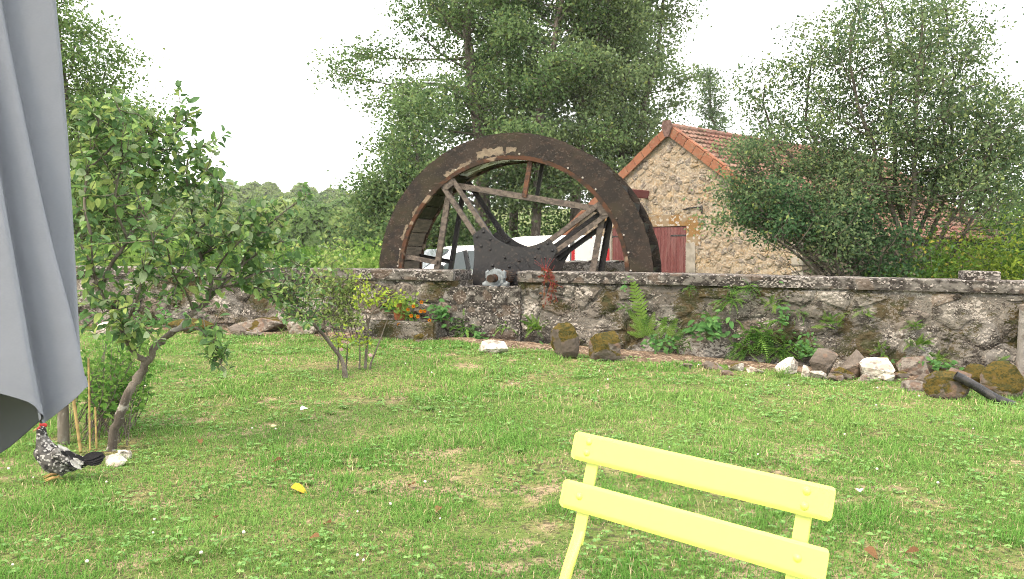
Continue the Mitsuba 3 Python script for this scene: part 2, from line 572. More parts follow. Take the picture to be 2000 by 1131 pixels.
def coping(s0, s1, z_extra=0, pale=.2, t0=-.03, t1=TH + .02, h=cop_h, name='coping_block'):
    n = max(3, int((s1 - s0) / .07))
    ss = np.linspace(s0 + .002, s1 - .002, n)
    prof = np.array([[t0, 0], [t0 - .004, .25], [t0, .55], [t0 + .002, .9], [t0 + .02, 1], [(t0 + t1) / 2, 1.02], [t1 - .02, 1], [t1, .9], [t1, 0]])
    def pt(s, v):
        i = v.astype(int)
        t, z = prof[i, 0], prof[i, 1] * h
        p = W(s, t, z)
        w = meshkit.fbm(p * 14, 3, 3) - .5
        return W(s, t + .018 * w * (i < 5), wall_top(s) - h + z_extra + z + .014 * w * (i > 1))
    v, f = grid(ss, np.arange(len(prof)).astype(float), pt)
    m = MB().add(v, f)
    k = len(prof)
    for e, ring in ((0, np.arange(k)), (1, (n - 1) * k + np.arange(k))):
        fan = np.stack([ring[0] + 0 * ring[1:-1], ring[1:-1], ring[2:]], 1)
        m.add(v, fan if e else fan[:, ::-1])
    add(wall + '__' + name, m.geo(), 'coping_stone', 40, )


s = -9.4
while s < NOTCH[0] - .9:
    e = min(s + rng.uniform(.8, 1.3), NOTCH[0] - .30)
    if NOTCH[0] - .30 - e < .4:
        e = NOTCH[0] - .30
    coping(s, e)
    s = e
    if s >= NOTCH[0] - .31:
        break
coping(NOTCH[0] - .30, NOTCH[0])
coping(NOTCH[1], NOTCH[1] + .17)
s = NOTCH[1] + .17
while s < 6.3:
    e = s + rng.uniform(.8, 1.3)
    coping(s, e)
    s = e
coping(4.71, 5.02, .083, .8, .06, .42, .09, 'pier_cap')
# loose chips left on the ledge
for i in range(16):
    ss = rng.choice([rng.uniform(-.42, -.22), rng.uniform(-.05, .25)])
    v, f = geo_of(trimesh.creation.icosphere(1, rng.uniform(.007, .016)))
    v = v * [1.4, 1.1, .7] * (1 + .3 * rng.normal(size=(len(v), 1)).clip(-1, 1))
    add('stone_chip', (v + W(ss, rng.uniform(-.02, .12), LEDGE + .004), f), 'coping_stone', uv=(.9, .5))
    tag('stone_chip' + (f'_{i:03d}' if i else ''), 'small loose stone chip lying on the wall ledge beside the bearing', 'stone chip', 'stone chips on the wall ledge')

# low mossy wall on the far bank of the channel
back = thing('channel_wall', 'low mossy wall behind the wheel, seen between its right spokes', 'wall')
def bw(s0, s1, ztop, t):
    S = np.linspace(s0, s1, 40)
    mm = MB()
    mm.add(*grid(S, np.linspace(0, 1, 12), lambda s, v: W(s, t + .06 * (meshkit.fbm(np.stack([s * 6, v * 6, 0 * s], -1), 3, 4) - .5), -1.2 + v * (ztop + 1.2) + .03 * (v > .95) * (meshkit.noise(np.stack([s * 9, v, v], -1), 2) - .5))))
    mm.add(*grid(S, np.linspace(0, 1, 4), lambda s, v: W(s, t + .02 + v * .4, ztop + .05 * (meshkit.noise(np.stack([s * 9, v * 4, v * 0], -1), 2) - .5))))
    mm.add(*grid(S, np.linspace(0, 1, 3), lambda s, v: W(s, t + .42 + 0 * s, -.4 + v * (ztop + .4))))
    return mm.geo()
add(back + '__masonry', bw(.18, 1.46, 1.085, 2.0), 'wall_stone', 30)
add(back + '__masonry', bw(-12, .18, .45, 2.0), 'wall_stone', 30)
# ------------------------------------------------------------------ the water wheel
rng = np.random.default_rng(21)
WC = np.array([-0.031, 10.5, 0.915])
RO, RI, WW = 1.70, 1.42, .65
wheel = thing('water_wheel', 'large rusty iron mill wheel standing half above the stone wall', 'water wheel')


def H(r, a, t):
    r, a, t = np.broadcast_arrays(np.asarray(r, float), a, t)
    return WC + (r * np.cos(a))[..., None] * WR + (r * np.sin(a))[..., None] * Z3 + t[..., None] * WB


def ring(r0, r1, t0, t1, n=180, uneven=0.0):
    """A flat ring between radii r0 and r1, from t0 (front) to t1 (back)."""
    a = np.arange(n) * 2 * np.pi / n
    w = uneven * (meshkit.noise(np.stack([np.cos(a) * 30, np.sin(a) * 30, a * 0], -1), 3) - .5)
    rows = [H(r0, a, t0), H(r1 + w, a, t0), H(r1 + w, a, t1), H(r0, a, t1)]
    V = np.vstack(rows)
    j = np.arange(n)
    q = [np.stack([k * n + j, ((k + 1) % 4) * n + j, ((k + 1) % 4) * n + (j + 1) % n, k * n + (j + 1) % n], 1) for k in range(4)]
    return V, np.vstack([np.vstack(q)[:, [0, 1, 2]], np.vstack(q)[:, [0, 2, 3]]])


def plate_ring(r0, r1, t, n=240, m=9):
    """The face of a ring of old sheet iron, dented and pitted, with a second face behind it."""
    mb = MB()
    a, r = np.linspace(0, 2 * np.pi, n), np.linspace(r0, r1, m)
    def pt(a, r, dt):
        q = np.stack([r * np.cos(a) * 9, r * np.sin(a) * 9, dt + 0 * a], -1)
        rr = r + (r > r1 - 1e-6) * .012 * (meshkit.noise(q * 4, 5) - .5)
        return H(rr, a, t + dt + .006 * (meshkit.fbm(q, 3, 2) - .5))
    v, f = grid(a, r, lambda a, r: pt(a, r, 0))
    mb.add(v, f[:, ::-1])
    mb.add(*grid(a, r, lambda a, r: pt(a, r, .016)))
    return mb.geo()


def shroud_c(p, n, uv):
    q = p - mi.Point3f(*WC.tolist())
    u = q.x * float(WR[0]) + q.y * float(WR[1])
    v = q.z
    r = dr.sqrt(u * u + v * v)
    a = dr.atan2(v, u) * (180 / math.pi)
    A, B, C = f3(p, 6, 3, 2.), f3(p, 23, 3, 6.), f3(p, 75, 2, 3.)
    base = mix((.029, .0205, .015), (.0165, .0125, .010), smoothstep(.38, .6, A))
    base = mix(base, (.030, .024, .012), smoothstep(.50, .66, f3(p, 3, 3, 31.)) * .8)
    base = mix(base, (.042, .024, .015), smoothstep(.55, .66, B) * .6)
    base = mix(base, (.10, .085, .072), smoothstep(.62, .68, C * .7 + B * .3) * .5)
    e = (B - .5) * .16 + (A - .5) * .10
    flake = mi.Float(0)
    for a0, a1, r0, r1 in ((93, 106, 1.455, 1.55), (86.5, 91.5, 1.46, 1.525), (109, 124, 1.42, 1.475), (144, 150, 1.425, 1.455), (154, 163, 1.43, 1.475), (167, 175, 1.42, 1.45)):
        w = dr.minimum(dr.minimum((a - a0) * .026, (a1 - a) * .026), dr.minimum(r - r0, r1 - r)) + e * .42
        flake = dr.maximum(flake, smoothstep(0.0, .008, w))
    return mix(base, mix((.21, .17, .12), (.155, .12, .085), smoothstep(.4, .6, B)), flake)


scene['shroud_iron'] = dif(shroud_c, rough=.7, spec=.3, bump=lambda p, n, uv: f3(p, 60, 2), scale=.006)
k = add(wheel + '__shroud', plate_ring(RI, RO, 0.0), 'shroud_iron', 40)
k = add(wheel + '__shroud', plate_ring(RI, RO, WW), 'shroud_iron', 40)
k = add(wheel + '__rim_angle', ring(RI - .035, RI + .012, -.012, .05), 'steel', 40)
scene[k]['bsdf'] = {'type': 'ref', 'id': 'rim_rust'}
scene['rim_rust'] = dif(lambda p, n, uv: mix(mix((.075, .034, .018), (.036, .024, .017), smoothstep(.40, .6, f3(p, 13, 3))), (.20, .15, .105), smoothstep(.58, .66, f3(p, 7, 3, 9.))), rough=.7)
k = add(wheel + '__rim_angle', ring(RI - .02, RI + .012, WW - .05, WW + .004), 'rim_rust', 40)


def sole_c(p, n, uv):
    A, B = f3(p, 4, 3, 2.), fbm(p.x * 8, p.y * 8, p.z * 40, octaves=3)
    wood = mix((.19, .155, .12), (.125, .105, .083), smoothstep(.35, .65, B))
    slime = mix((.020, .023, .010), (.034, .032, .016), smoothstep(.4, .6, f3(p, 20, 2)))
    return mix(wood, slime, smoothstep(.46, .53, A * .55 + .45 * uv.x + (B - .5) * .2))


scene['sole_wood'] = dif(sole_c, rough=.7)
NB = 48
for i in range(NB):
    a0, a1 = (i + .03) * 2 * math.pi / NB, (i + .97) * 2 * math.pi / NB
    am = (a0 + a1) / 2
    d = rng.uniform(-.006, .006)
    V = []
    for r in (RI - .002 + d, RI + .026 + d):
        for t in (.055, WW - .055 if 0 else WW - .012):
            for a in (a0, a1):
                V.append(H(r / math.cos((a - am)) if 0 else r, a, t))
    V = np.array(V)
    Fq = [[0, 1, 3, 2], [4, 6, 7, 5], [0, 4, 5, 1], [2, 3, 7, 6], [0, 2, 6, 4], [1, 5, 7, 3]]
    deg = math.degrees(am) % 360
    dark = .95 if 118 < deg < 152 else .62 if 92 < deg <= 118 else .1 if 152 <= deg < 200 else .8
    add(wheel + '__sole_board', (V, np.array(Fq)), 'sole_wood', uv=(dark, rng.uniform()))
# a patch of newer zinc sheet under the crown of the wheel
scene['zinc'] = dif(lambda p, n, uv: mix((.74, .79, .84), (.20, .21, .20), smoothstep(.50, .60, f3(p, 9, 3))), rough=.4, spec=.6)
a = np.radians(np.linspace(82, 119, 24))
k = add(wheel + '__zinc_sheet', grid(a, np.linspace(.055, .42, 8), lambda a, t: H(RI - .008 + .006 * (meshkit.noise(np.stack([a * 20, t * 9, t], -1), 3) - .5), a, t)), 'zinc', True)
labels[k] = {'label': 'bright zinc sheet patched under the top of the drum'}
# buckets between the two shrouds
for i in range(40):
    a0 = (i + .5) * 2 * math.pi / 40
    rr = np.linspace(RI + .03, RO - .018, 6)
    aa = a0 + .16 * ((rr - RI) / (RO - RI)) ** 1.4
    v, f = grid(np.arange(6.), np.array([.02, WW - .004]), lambda i, t: H(np.interp(i, np.arange(6), rr), np.interp(i, np.arange(6), aa), t))
    v2 = v + .008 * norm(np.cross(v[2] - v[0], WB))
    add(wheel + '__bucket', MB().add(v, f).add(v2, f[:, ::-1]).geo(), 'steel', uv=(.12 + .1 * rng.uniform(), 0))


def bolt(c, r, h, axis, bsdf, key, uv=None, color=None):
    ax = norm(axis)
    e = norm(np.cross(ax, [0.3, 0.2, 1]))
    g = np.cross(ax, e)
    V = [np.asarray(c) + ax * h]
    for rr, hh in ((.62, .82), (1, .25), (1, -.1)):
        for j in range(8):
            t = j * math.pi / 4
            V.append(np.asarray(c) + r * rr * (math.cos(t) * e + math.sin(t) * g) + ax * h * hh)
    j = np.arange(8)
    Fc = [np.stack([j * 0, 1 + j, 1 + (j + 1) % 8], 1)]
    for s0 in (1, 9):
        Fc += [np.stack([s0 + j, s0 + 8 + j, s0 + 8 + (j + 1) % 8], 1), np.stack([s0 + j, s0 + 8 + (j + 1) % 8, s0 + (j + 1) % 8], 1)]
    return add(key, (np.array(V), np.vstack(Fc)), bsdf, True, uv=uv)


scene['pale_rivet'] = dif((.36, .33, .29))
for i in range(44):
    a = (i + .4) * 2 * math.pi / 44
    if rng.uniform() < .1:
        continue
    pale = rng.uniform() < .62
    bolt(H(RI + .028, a, -.004), .0125, .011, -WB, 'pale_rivet' if pale else 'steel', wheel + '__bolt', (.55, 0))

# hub plates: four arms with hollowed sides
ARM = [math.radians(35 + 90 * i) for i in range(4)]


def hub_outline():
    pts = []
    for i in range(4):
        a, b = ARM[i], ARM[(i + 1) % 4]
        rt, hw = .665, .085
        for s in (-1, 1):
            pts.append((rt * math.cos(a) - s * hw * math.sin(a), rt * math.sin(a) + s * hw * math.cos(a)))
        p0 = np.array(pts[-1])
        p1 = np.array((rt * math.cos(b) + hw * math.sin(b), rt * math.sin(b) - hw * math.cos(b)))
        am = (a + b) / 2 + (math.pi if b < a else 0)
        mid = (.365, .455, .44, .44)[i] * np.array((math.cos(am), math.sin(am)))
        for u in np.linspace(0, 1, 15)[1:-1]:
            ch = (1 - u) * p0 + u * p1
            d = mid - (p0 + p1) / 2
            pts.append(tuple(ch + d * (1 - (2 * u - 1) ** 2)))
    return sg.Polygon(pts)


scene['black_plate'] = dif(lambda p, n, uv: mix(mix((.0125, .012, .0135), (.019, .0175, .018), smoothstep(.35, .65, f3(p, 5, 3))), (.045, .032, .026), smoothstep(.6, .68, f3(p, 26, 3, 4.)) * .6), rough=.5, spec=.5, bump=lambda p, n, uv: f3(p, 40, 2), scale=.0015)
outl = hub_outline()
for t in (-.03, WW - .02):
    add(wheel + '__hub_plate', prism(outl, .022, WC + t * WB, WR, Z3, WB), 'black_plate')
disc = sg.Point(0, 0).buffer(.285, 24)
add(wheel + '__hub_flange', prism(disc, .014, WC - .045 * WB, WR, Z3, WB), 'black_plate')
add(wheel + '__hub_flange', prism(sg.Point(0, 0).buffer(.17, 20), .03, WC - .075 * WB, WR, Z3, WB), 'black_plate')
for i in range(6):
    a = math.radians(20 + 60 * i)
    bolt(H(.125, a, -.075), .020, .028, -WB, 'black_plate', wheel + '__bolt')
for i in range(8):
    a = math.radians(10 + 45 * i)
    bolt(H(.235, a, -.046), .018, .024, -WB, 'black_plate', wheel + '__bolt')
for a in ARM:
    for r, s in ((.62, .05), (.62, -.05), (.50, .07), (.50, -.07), (.40, .0)):
        bolt(H(r, a + s / r, -.031), .017, .016, -WB, 'black_plate', wheel + '__bolt')
add(wheel + '__shaft', tube([WC - .26 * WB, WC + (WW + .55) * WB], .085, 20), 'steel', 40, )
add(wheel + '__shaft_end', tube([WC - .70 * WB, WC - .28 * WB], .044, 16), 'rim_rust', 40)
add(wheel + '__shaft_collar', tube([WC - .37 * WB, WC - .26 * WB, WC - .255 * WB], [.072, .074, .09], 20), 'rim_rust', 40)


def angle_iron(p0, p1, side, out, w=.055, d=.05, th=.008):
    """An L bar from p0 to p1: one leg w wide along side, the other d deep along out."""
    p0, p1 = np.asarray(p0, float), np.asarray(p1, float)
    ax = norm(p1 - p0)
    side = norm(side - ax * (side @ ax))
    out = norm(out - ax * (out @ ax))
    L = np.linalg.norm(p1 - p0)
    mb = MB()
    mid = (p0 + p1) / 2
    mb.add(*cbox((L, w, th), mid + out * th / 2, np.array([ax, side, out]), .002))
    mb.add(*cbox((L, th, d - th), mid + side * (-w / 2 + th / 2) + out * (th + .0005 + (d - th) / 2), np.array([ax, side, out]), .002))
    return mb.geo()


for face in (0, 1):
    t = .012 if face == 0 else WW - .035
    o = WB if face == 0 else -WB
    for ai, a in enumerate(ARM):
        tang = H(1, a + math.pi / 2, 0) - WC
        for s in (-1, 1):
            off = tang * s * .072
            p0, p1 = H(.47, a, t) + off, H(1.405, a, t) + off * 1.05
            if face == 0:
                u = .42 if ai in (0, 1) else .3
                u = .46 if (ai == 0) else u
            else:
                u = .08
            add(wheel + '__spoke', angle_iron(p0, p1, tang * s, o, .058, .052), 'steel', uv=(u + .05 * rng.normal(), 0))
        # bar of the inner square, and the strut from its middle to the rim
        b = ARM[(ai + 1) % 4]
        p0, p1 = H(1.36, a, t + .055 * (1 if face == 0 else -1)), H(1.36, b, t + .055 * (1 if face == 0 else -1))
        m = (a + b) / 2 if b > a else (a + b + 2 * math.pi) / 2
        rad = H(1, m, 0) - WC
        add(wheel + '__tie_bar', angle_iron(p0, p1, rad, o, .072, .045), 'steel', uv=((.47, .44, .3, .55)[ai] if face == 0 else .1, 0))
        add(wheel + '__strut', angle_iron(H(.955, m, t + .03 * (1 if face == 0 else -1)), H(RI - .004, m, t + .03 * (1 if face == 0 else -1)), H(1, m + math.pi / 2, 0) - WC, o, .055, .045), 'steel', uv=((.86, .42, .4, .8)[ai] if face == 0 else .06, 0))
        if face == 0:        # gusset at the rim
            tri = sg.Polygon([(1.31, -.05), (1.425, -.11), (1.425, .11), (1.31, .05)])
            add(wheel + '__gusset', prism(tri, .01, WC + .002 * WB, H(1, a, 0) - WC, tang, WB), 'steel', uv=(.66, 0))

# the bearing on the ledge (a casting bolted to the wall: a thing of its own)
bear = thing('pillow_bearing', 'pale grey cast bearing block holding the end of the wheel shaft on the wall', 'bearing')
scene['grey_paint'] = dif(lambda p, n, uv: mix((.22, .245, .255), (.15, .165, .17), smoothstep(.42, .62, f3(p, 40, 3))), rough=.5, spec=.5)
bc = WC - .50 * WB
zb = LEDGE + .004
hgt = bc[2] - zb


def brg(u, w):
    return bc + u * WR + w * Z3


arch = sg.Point(0, 0).buffer(.098, 24).union(sg.box(-.098, -hgt + .03, .098, 0)).difference(sg.Point(0, 0).buffer(.05, 20))
add(bear + '__housing', prism(arch, .10, bc - .05 * WB, WR, Z3, WB), 'grey_paint', 40)
add(bear + '__cap_rib', prism(sg.Point(0, 0).buffer(.106, 24).intersection(sg.box(-.2, .012, .2, .2)).difference(sg.Point(0, 0).buffer(.09, 20)), .045, bc - .0225 * WB, WR, Z3, WB), 'grey_paint', 40)
add(bear + '__seal_ring', prism(sg.Point(0, 0).buffer(.068, 20).difference(sg.Point(0, 0).buffer(.047, 20)), .012, bc - .062 * WB, WR, Z3, WB), 'grey_paint', 40)
add(bear + '__foot', cbox((.30, .09, .034), brg(0, -hgt + .017), np.array([WR, WB, Z3]), .008), 'grey_paint')
for s in (-1, 1):
    add(bear + '__lug', cbox((.036, .07, .085), brg(s * .098, .035), np.array([WR, WB, Z3]), .008), 'grey_paint')
    bolt(brg(s * .098, .078), .014, .016, Z3, 'grey_paint', bear + '__bolt')
    bolt(brg(s * .125, -hgt + .035), .017, .024, Z3, 'grey_paint', bear + '__bolt')
    add(bear + '__foot_pad', cbox((.062, .075, .03), brg(s * .122, -hgt + .026), np.array([WR, WB, Z3]), .008), 'grey_paint')
bolt(brg(-.015, .1), .010, .02, Z3, 'grey_paint', bear + '__bolt')

# ------------------------------------------------------------------ the stone barn
rng = np.random.default_rng(31)
BC = np.array([8.17, 25.0, 0.0])
th = math.radians(43)
BG = np.array([-math.sin(th), math.cos(th), 0])        # along the gable, away from the near corner
BL = np.array([math.cos(th), math.sin(th), 0])         # along the ridge
HW, EAVE, RIDGE, LEN, Z0 = 4.6, 1.86, 5.10, 15.2, -.4
barn = thing('stone_barn', 'rubble stone barn with red tiled roof and brick red double doors', 'barn')


def B(a, o, z):
    """a along the gable, o out of the gable face (towards the viewer), z up."""
    a, o, z = np.broadcast_arrays(np.asarray(a, float), o, z)
    return BC + a[..., None] * BG - o[..., None] * BL + z[..., None] * Z3


def gable_top(a):
    return EAVE + (RIDGE - EAVE) * (1 - np.abs(np.asarray(a, float) - HW) / HW)


door_a0, door_a1, door_z = 3.92, 7.0, 2.05
mb = MB()
aa = np.unique(np.concatenate([np.linspace(0, 2 * HW, 93), [HW]]))
vs = np.linspace(0, 1, 50)


def gable_pt(a, v):
    z = Z0 + v * (gable_top(a) - Z0)
    q = np.stack([a * 5, z * 5, 0 * a], -1)
    hole = (a > door_a0 + .02) & (a < door_a1 - .02) & (z < door_z - .03)
    return B(a, .05 * (meshkit.fbm(q, 4, 3) - .5) - .15 * hole, z)


v, f = grid(aa, vs, gable_pt)
mb.add(v, f[:, ::-1])
add(barn + '__gable_wall', mb.geo(), 'house_stone', 30)
mb = MB()
for o in (.02, -.02):
    pass
S = np.linspace(0, LEN, 40)
mb.add(*grid(S, np.linspace(0, 1, 8), lambda b, v: BC + b[..., None] * BL + (.03 * (meshkit.noise(np.stack([b * 3, v * 5, 0 * b], -1), 3)))[..., None] * BG + (Z0 + v * (EAVE - Z0))[..., None] * Z3))
mb.add(*grid(S, np.array([0., 1.]), lambda b, v: BC + b[..., None] * BL + 2 * HW * BG + (Z0 + v * (EAVE - Z0))[..., None] * Z3))
add(barn + '__side_wall', mb.geo(), 'brown_render', 30)
pts = np.array([(0, Z0), (2 * HW, Z0), (2 * HW, EAVE), (HW, RIDGE), (0, EAVE)])
add(barn + '__gable_wall', (np.array([BC + LEN * BL + a * BG + z * Z3 for a, z in pts]), np.array([[0, 1, 2], [0, 2, 4], [4, 2, 3]])), 'brown_render')

gpoly = sg.Polygon([(0.02, Z0), (2 * HW, Z0), (2 * HW, EAVE - .05), (HW, RIDGE - .08), (0.02, EAVE - .05)])
gpoly = gpoly.difference(sg.box(door_a0 - .32, Z0, door_a1 + .3, door_z + .32))
cells = rubble(rng, gpoly, .33, .150, .010, .5)
cells.sort(key=lambda g: (g.centroid.x > 6.3) + (g.centroid.y < .9) * .5)
rest = MB()
n_st = 0
for i, g in enumerate(cells):
    if rng.uniform() < .10:
        continue
    geo = stone_geo(rng, g, 9, lambda u, o, v: B(u, o, v), rng.uniform(-.024, .030), -.12, rng.uniform(.008, .042))
    geo = (geo[0], geo[1][:, ::-1])
    if n_st < 300:
        add(barn + '__stone', geo, 'house_stone', uv=(rng.uniform(.2, 1), rng.uniform()))
        n_st += 1
    else:
        rest.add(*geo)
if rest.n:
    k = add(barn + '__stonework', rest.geo(), 'house_stone', uv=(.5, .5))
    labels[k] = {'kind': 'stuff', 'label': 'rest of the rubble stones of the gable'}
# bare grey corner stones
for z in (.15, .55, .95, 1.35):
    add(barn + '__corner_stone', cbox((.34 if z > .5 else .5, .12, .3), B(.16, -.03, z), np.array([BG, -BL, Z3]), .03), 'grey_render')


def slab(a0, a1, z0, z1, o0, o1, mat, name, bev=.015, **kw):
    return add(barn + '__' + name, cbox((a1 - a0, o1 - o0, z1 - z0), B((a0 + a1) / 2, (o0 + o1) / 2, (z0 + z1) / 2), np.array([BG, -BL, Z3]), bev), mat, **kw)


def rough_panel(poly, o, mat, name, step=.06):
    x0, y0, x1, y1 = poly.bounds
    v, f = grid(np.arange(x0, x1 + step, step), np.arange(y0, y1 + step, step), lambda a, z: B(a, o + .02 * (meshkit.fbm(np.stack([a * 6, z * 6, 0 * a], -1), 3, 8) - .5), z))
    return add(barn + '__' + name, (v, f[:, ::-1]), mat, True)


rough_panel(sg.box(door_a0 - .62, door_z + .0, door_a1 + .3, door_z + .36), .035, 'ochre_render', 'lintel')
rough_panel(sg.box(door_a0 - .52, door_z - .62, door_a0 - .0, door_z - .0), .030, 'ochre_render', 'lintel')
rough_panel(sg.box(door_a0 - .33, Z0, door_a0 - .0, door_z - .55), .034, 'grey_render', 'door_jamb')
rough_panel(sg.box(door_a1, Z0, door_a1 + .28, door_z), .030, 'grey_render', 'door_jamb')
scene['red_plank'] = dif(lambda p, n, uv: mix(mix((.150, .052, .050), (.125, .044, .043), uv.x), (.17, .080, .075), smoothstep(.5, .66, fbm(p.x * 9, p.y * 9, p.z * 1.2, octaves=3)) * .6), rough=.7)
mid = (door_a0 + door_a1) / 2
for dnum, (d0, d1) in enumerate(((door_a0 + .015, mid - .008), (mid + .008, door_a1 - .015))):
    dk = key_for(barn + '__door')
    labels[dk] = {'label': 'brick red plank door leaf'}
    npl = 12
    for i in range(npl):
        x0, x1 = d0 + (d1 - d0) * i / npl, d0 + (d1 - d0) * (i + 1) / npl
        add(dk + '__plank', cbox((x1 - x0 - .006, .04, door_z - Z0 - .02), B((x0 + x1) / 2, -.02 + rng.uniform(-.002, .002), (door_z + Z0) / 2 - .01), np.array([BG, -BL, Z3]), .004), 'red_plank', uv=(rng.uniform(), 0))
    hx = d0 if dnum == 0 else d1
    sgn = 1 if dnum == 0 else -1
    for z in (door_z - .3, .3):
        add(dk + '__strap_hinge', cbox((.62, .012, .05), B(hx + sgn * .31, .009, z), np.array([BG, -BL, Z3]), .003), 'steel', uv=(.1, 0))
# red painted beam end that sticks out of the gable, and an iron anchor
k = add(barn + '__beam_end', cbox((.18, 1.1, .26), B(5.52, .45, 3.10), np.array([BG, -BL, Z3]), .015), 'red_plank', uv=(.6, 0))
labels[k] = {'label': 'red painted beam end'}
an = MB()
an.add(*tube(np.array([B(3.35, .05, 2.62), B(3.8, .07, 2.60), B(4.05, .06, 2.55)]), .022, 6))
an.add(*tube(np.array([B(3.35, .05, 2.42), B(3.33, .07, 2.55), B(3.36, .05, 2.66)]), .026, 6))
add(barn + '__wall_anchor', an.geo(), 'steel', uv=(.1, 0))

# roof: boards, tiles, verge tiles, ridge tiles
SL = math.hypot(HW + .34, (RIDGE - EAVE) / HW * (HW + .34))
DN = {}
for side in (0, 1):
    g = -BG if side == 0 else BG
    DN[side] = norm(g * HW - Z3 * (RIDGE - EAVE))
RT = BC + HW * BG + (RIDGE + .10) * Z3


def R(side, b, v, h):
    """A place on the roof: b along the ridge from the gable, v down the slope, h above it."""
    b, v, h = np.broadcast_arrays(np.asarray(b, float), v, h)
    d = DN[side]
    nn = norm(np.cross(BL, d) * (1 if side else -1))
    if nn[2] < 0:
        nn = -nn
    return RT + b[..., None] * BL + v[..., None] * d + h[..., None] * nn


for side in (0, 1):
    mb = MB()
    c = R(side, np.array(LEN / 2), SL / 2, -.075)
    nn = norm(R(side, np.array(0.), 0., 1.) - R(side, np.array(0.), 0., 0.))
    add(barn + '__roof_boards', cbox((LEN + .3, SL - .02, .05), c, np.array([BL, DN[side], nn]), .01), 'brown_render')
TP, TC = .30, .215
xs = np.array([0, .25, .40, .52, .66, .78, 1.0])
hs = np.array([.004, .0, .014, .034, .034, .012, .004])


def roof_tile(side, b, v, rg):
    q = []
    tilt = rg.uniform(-.004, .004)
    for vv, hh in ((v, .0), (v + TP + .03, .060 + tilt), (v + TP + .03, .012 + tilt)):
        q.append(R(side, b + xs * (TC + .008), vv + 0 * xs, hs * (1 if hh != .012 + tilt else .6) + hh))
    n = len(xs)
    V = np.vstack(q)
    j = np.arange(n - 1)
    Fc = np.vstack([np.stack([r * n + j, r * n + j + 1, (r + 1) * n + j + 1, (r + 1) * n + j], 1) for r in (0, 1)])
    return V, np.vstack([Fc[:, [0, 1, 2]], Fc[:, [0, 2, 3]]])


rows, cols = int(SL / TP), int(LEN / TC)
spots = [(i, j) for i in range(rows) for j in range(cols)]
front = sorted(spots, key=lambda q: q[1] * TC * 1.0 + q[0] * TP * .9)[:300]
fs = set(front)
rest = MB()
for i, j in spots:
    g = roof_tile(0, .05 + j * TC, .06 + i * TP, rng)
    if (i, j) in fs:
        add(barn + '__roof_tile', g, 'roof_tile', uv=(rng.uniform(), 0))
    else:
        rest.add(*g)
    rest.add(*roof_tile(1, .05 + j * TC, .06 + i * TP, rng)) if j < 30 else None
k = add(barn + '__tiling', rest.geo(), 'roof_tile', uv=(.5, 0))
labels[k] = {'kind': 'stuff', 'label': 'rest of the red clay roof tiles'}
nv = 15
for side in (0, 1):
    nn = norm(R(side, np.array(0.), 0., 1.) - R(side, np.array(0.), 0., 0.))
    for i in range(nv):
        v0, v1 = .10 + i * (SL - .1) / nv, .10 + (i + 1) * (SL - .1) / nv
        mb = MB()
        vm = np.array((v0 + v1) / 2)
        mb.add(*cbox((.03, v1 - v0 - .018, .27), R(side, np.array(-.14), vm, -.095 + .004 * (i % 2)), np.array([BL, DN[side], nn]), .008))
        mb.add(*cbox((.22, v1 - v0 - .01, .03), R(side, np.array(-.01), vm, .052 + .016 * (i % 2)), np.array([BL, DN[side], nn]), .008))
        add(barn + '__verge_tile', mb.geo(), 'verge_tile', uv=(rng.uniform(), 0))
for i in range(36):
    b = -.1 + i * .425
    sec = np.radians(np.linspace(-20, 200, 9))
    v, f = grid(np.array([0., .30, .31, .43]), sec, lambda bb, a: RT + (b + bb)[..., None] * BL + ((.145 + .016 * (bb > .305)) * np.cos(a))[..., None] * BG + (((.145 + .016 * (bb > .305)) * np.sin(a)) * .8 + .0)[..., None] * Z3)
    add(barn + '__ridge_tile', (v, f), 'roof_tile', uv=(rng.uniform(), 0))
capo = sg.Polygon([(-.21, .02), (-.13, .21), (.13, .21), (.21, .02), (.07, -.32), (-.07, -.32)])
scene['dark_clay'] = dif(lambda p, n, uv: mix((.10, .06, .052), (.15, .095, .082), smoothstep(.35, .65, f3(p, 12, 2))))
k = add(barn + '__ridge_end_cap', prism(capo, .05, RT - .21 * BL - .02 * Z3, BG, Z3, BL), 'dark_clay')
labels[k] = {'label': 'brown six sided cap at the end of the ridge'}
# gutter-dark fascia along the eave
add(barn + '__fascia', cbox((LEN, .04, .16), R(0, np.array(LEN / 2), SL - .05, -.17), np.array([BL, -BG, Z3]), .005), 'steel', uv=(.05, 0))

# ------------------------------------------------------------------ the two white vehicles
scene['white_paint'] = {'type': 'twosided', 'bsdf': {'type': 'principled', 'base_color': {'type': 'rgb', 'value': [.80, .80, .80]}, 'roughness': .25, 'specular': .5, 'clearcoat': .6, 'clearcoat_gloss': .9}}
scene['car_glass'] = {'type': 'twosided', 'bsdf': {'type': 'principled', 'base_color': {'type': 'rgb', 'value': [.03, .045, .045]}, 'roughness': .05, 'specular': .9}}
scene['black_plastic'] = dif((.03, .03, .032), rough=.5)
scene['dark_grey_plastic'] = dif((.10, .10, .105), rough=.5)
scene['red_lamp'] = {'type': 'twosided', 'bsdf': {'type': 'principled', 'base_color': {'type': 'rgb', 'value': [.50, .02, .03]}, 'roughness': .15, 'specular': .6, 'clearcoat': .5}}


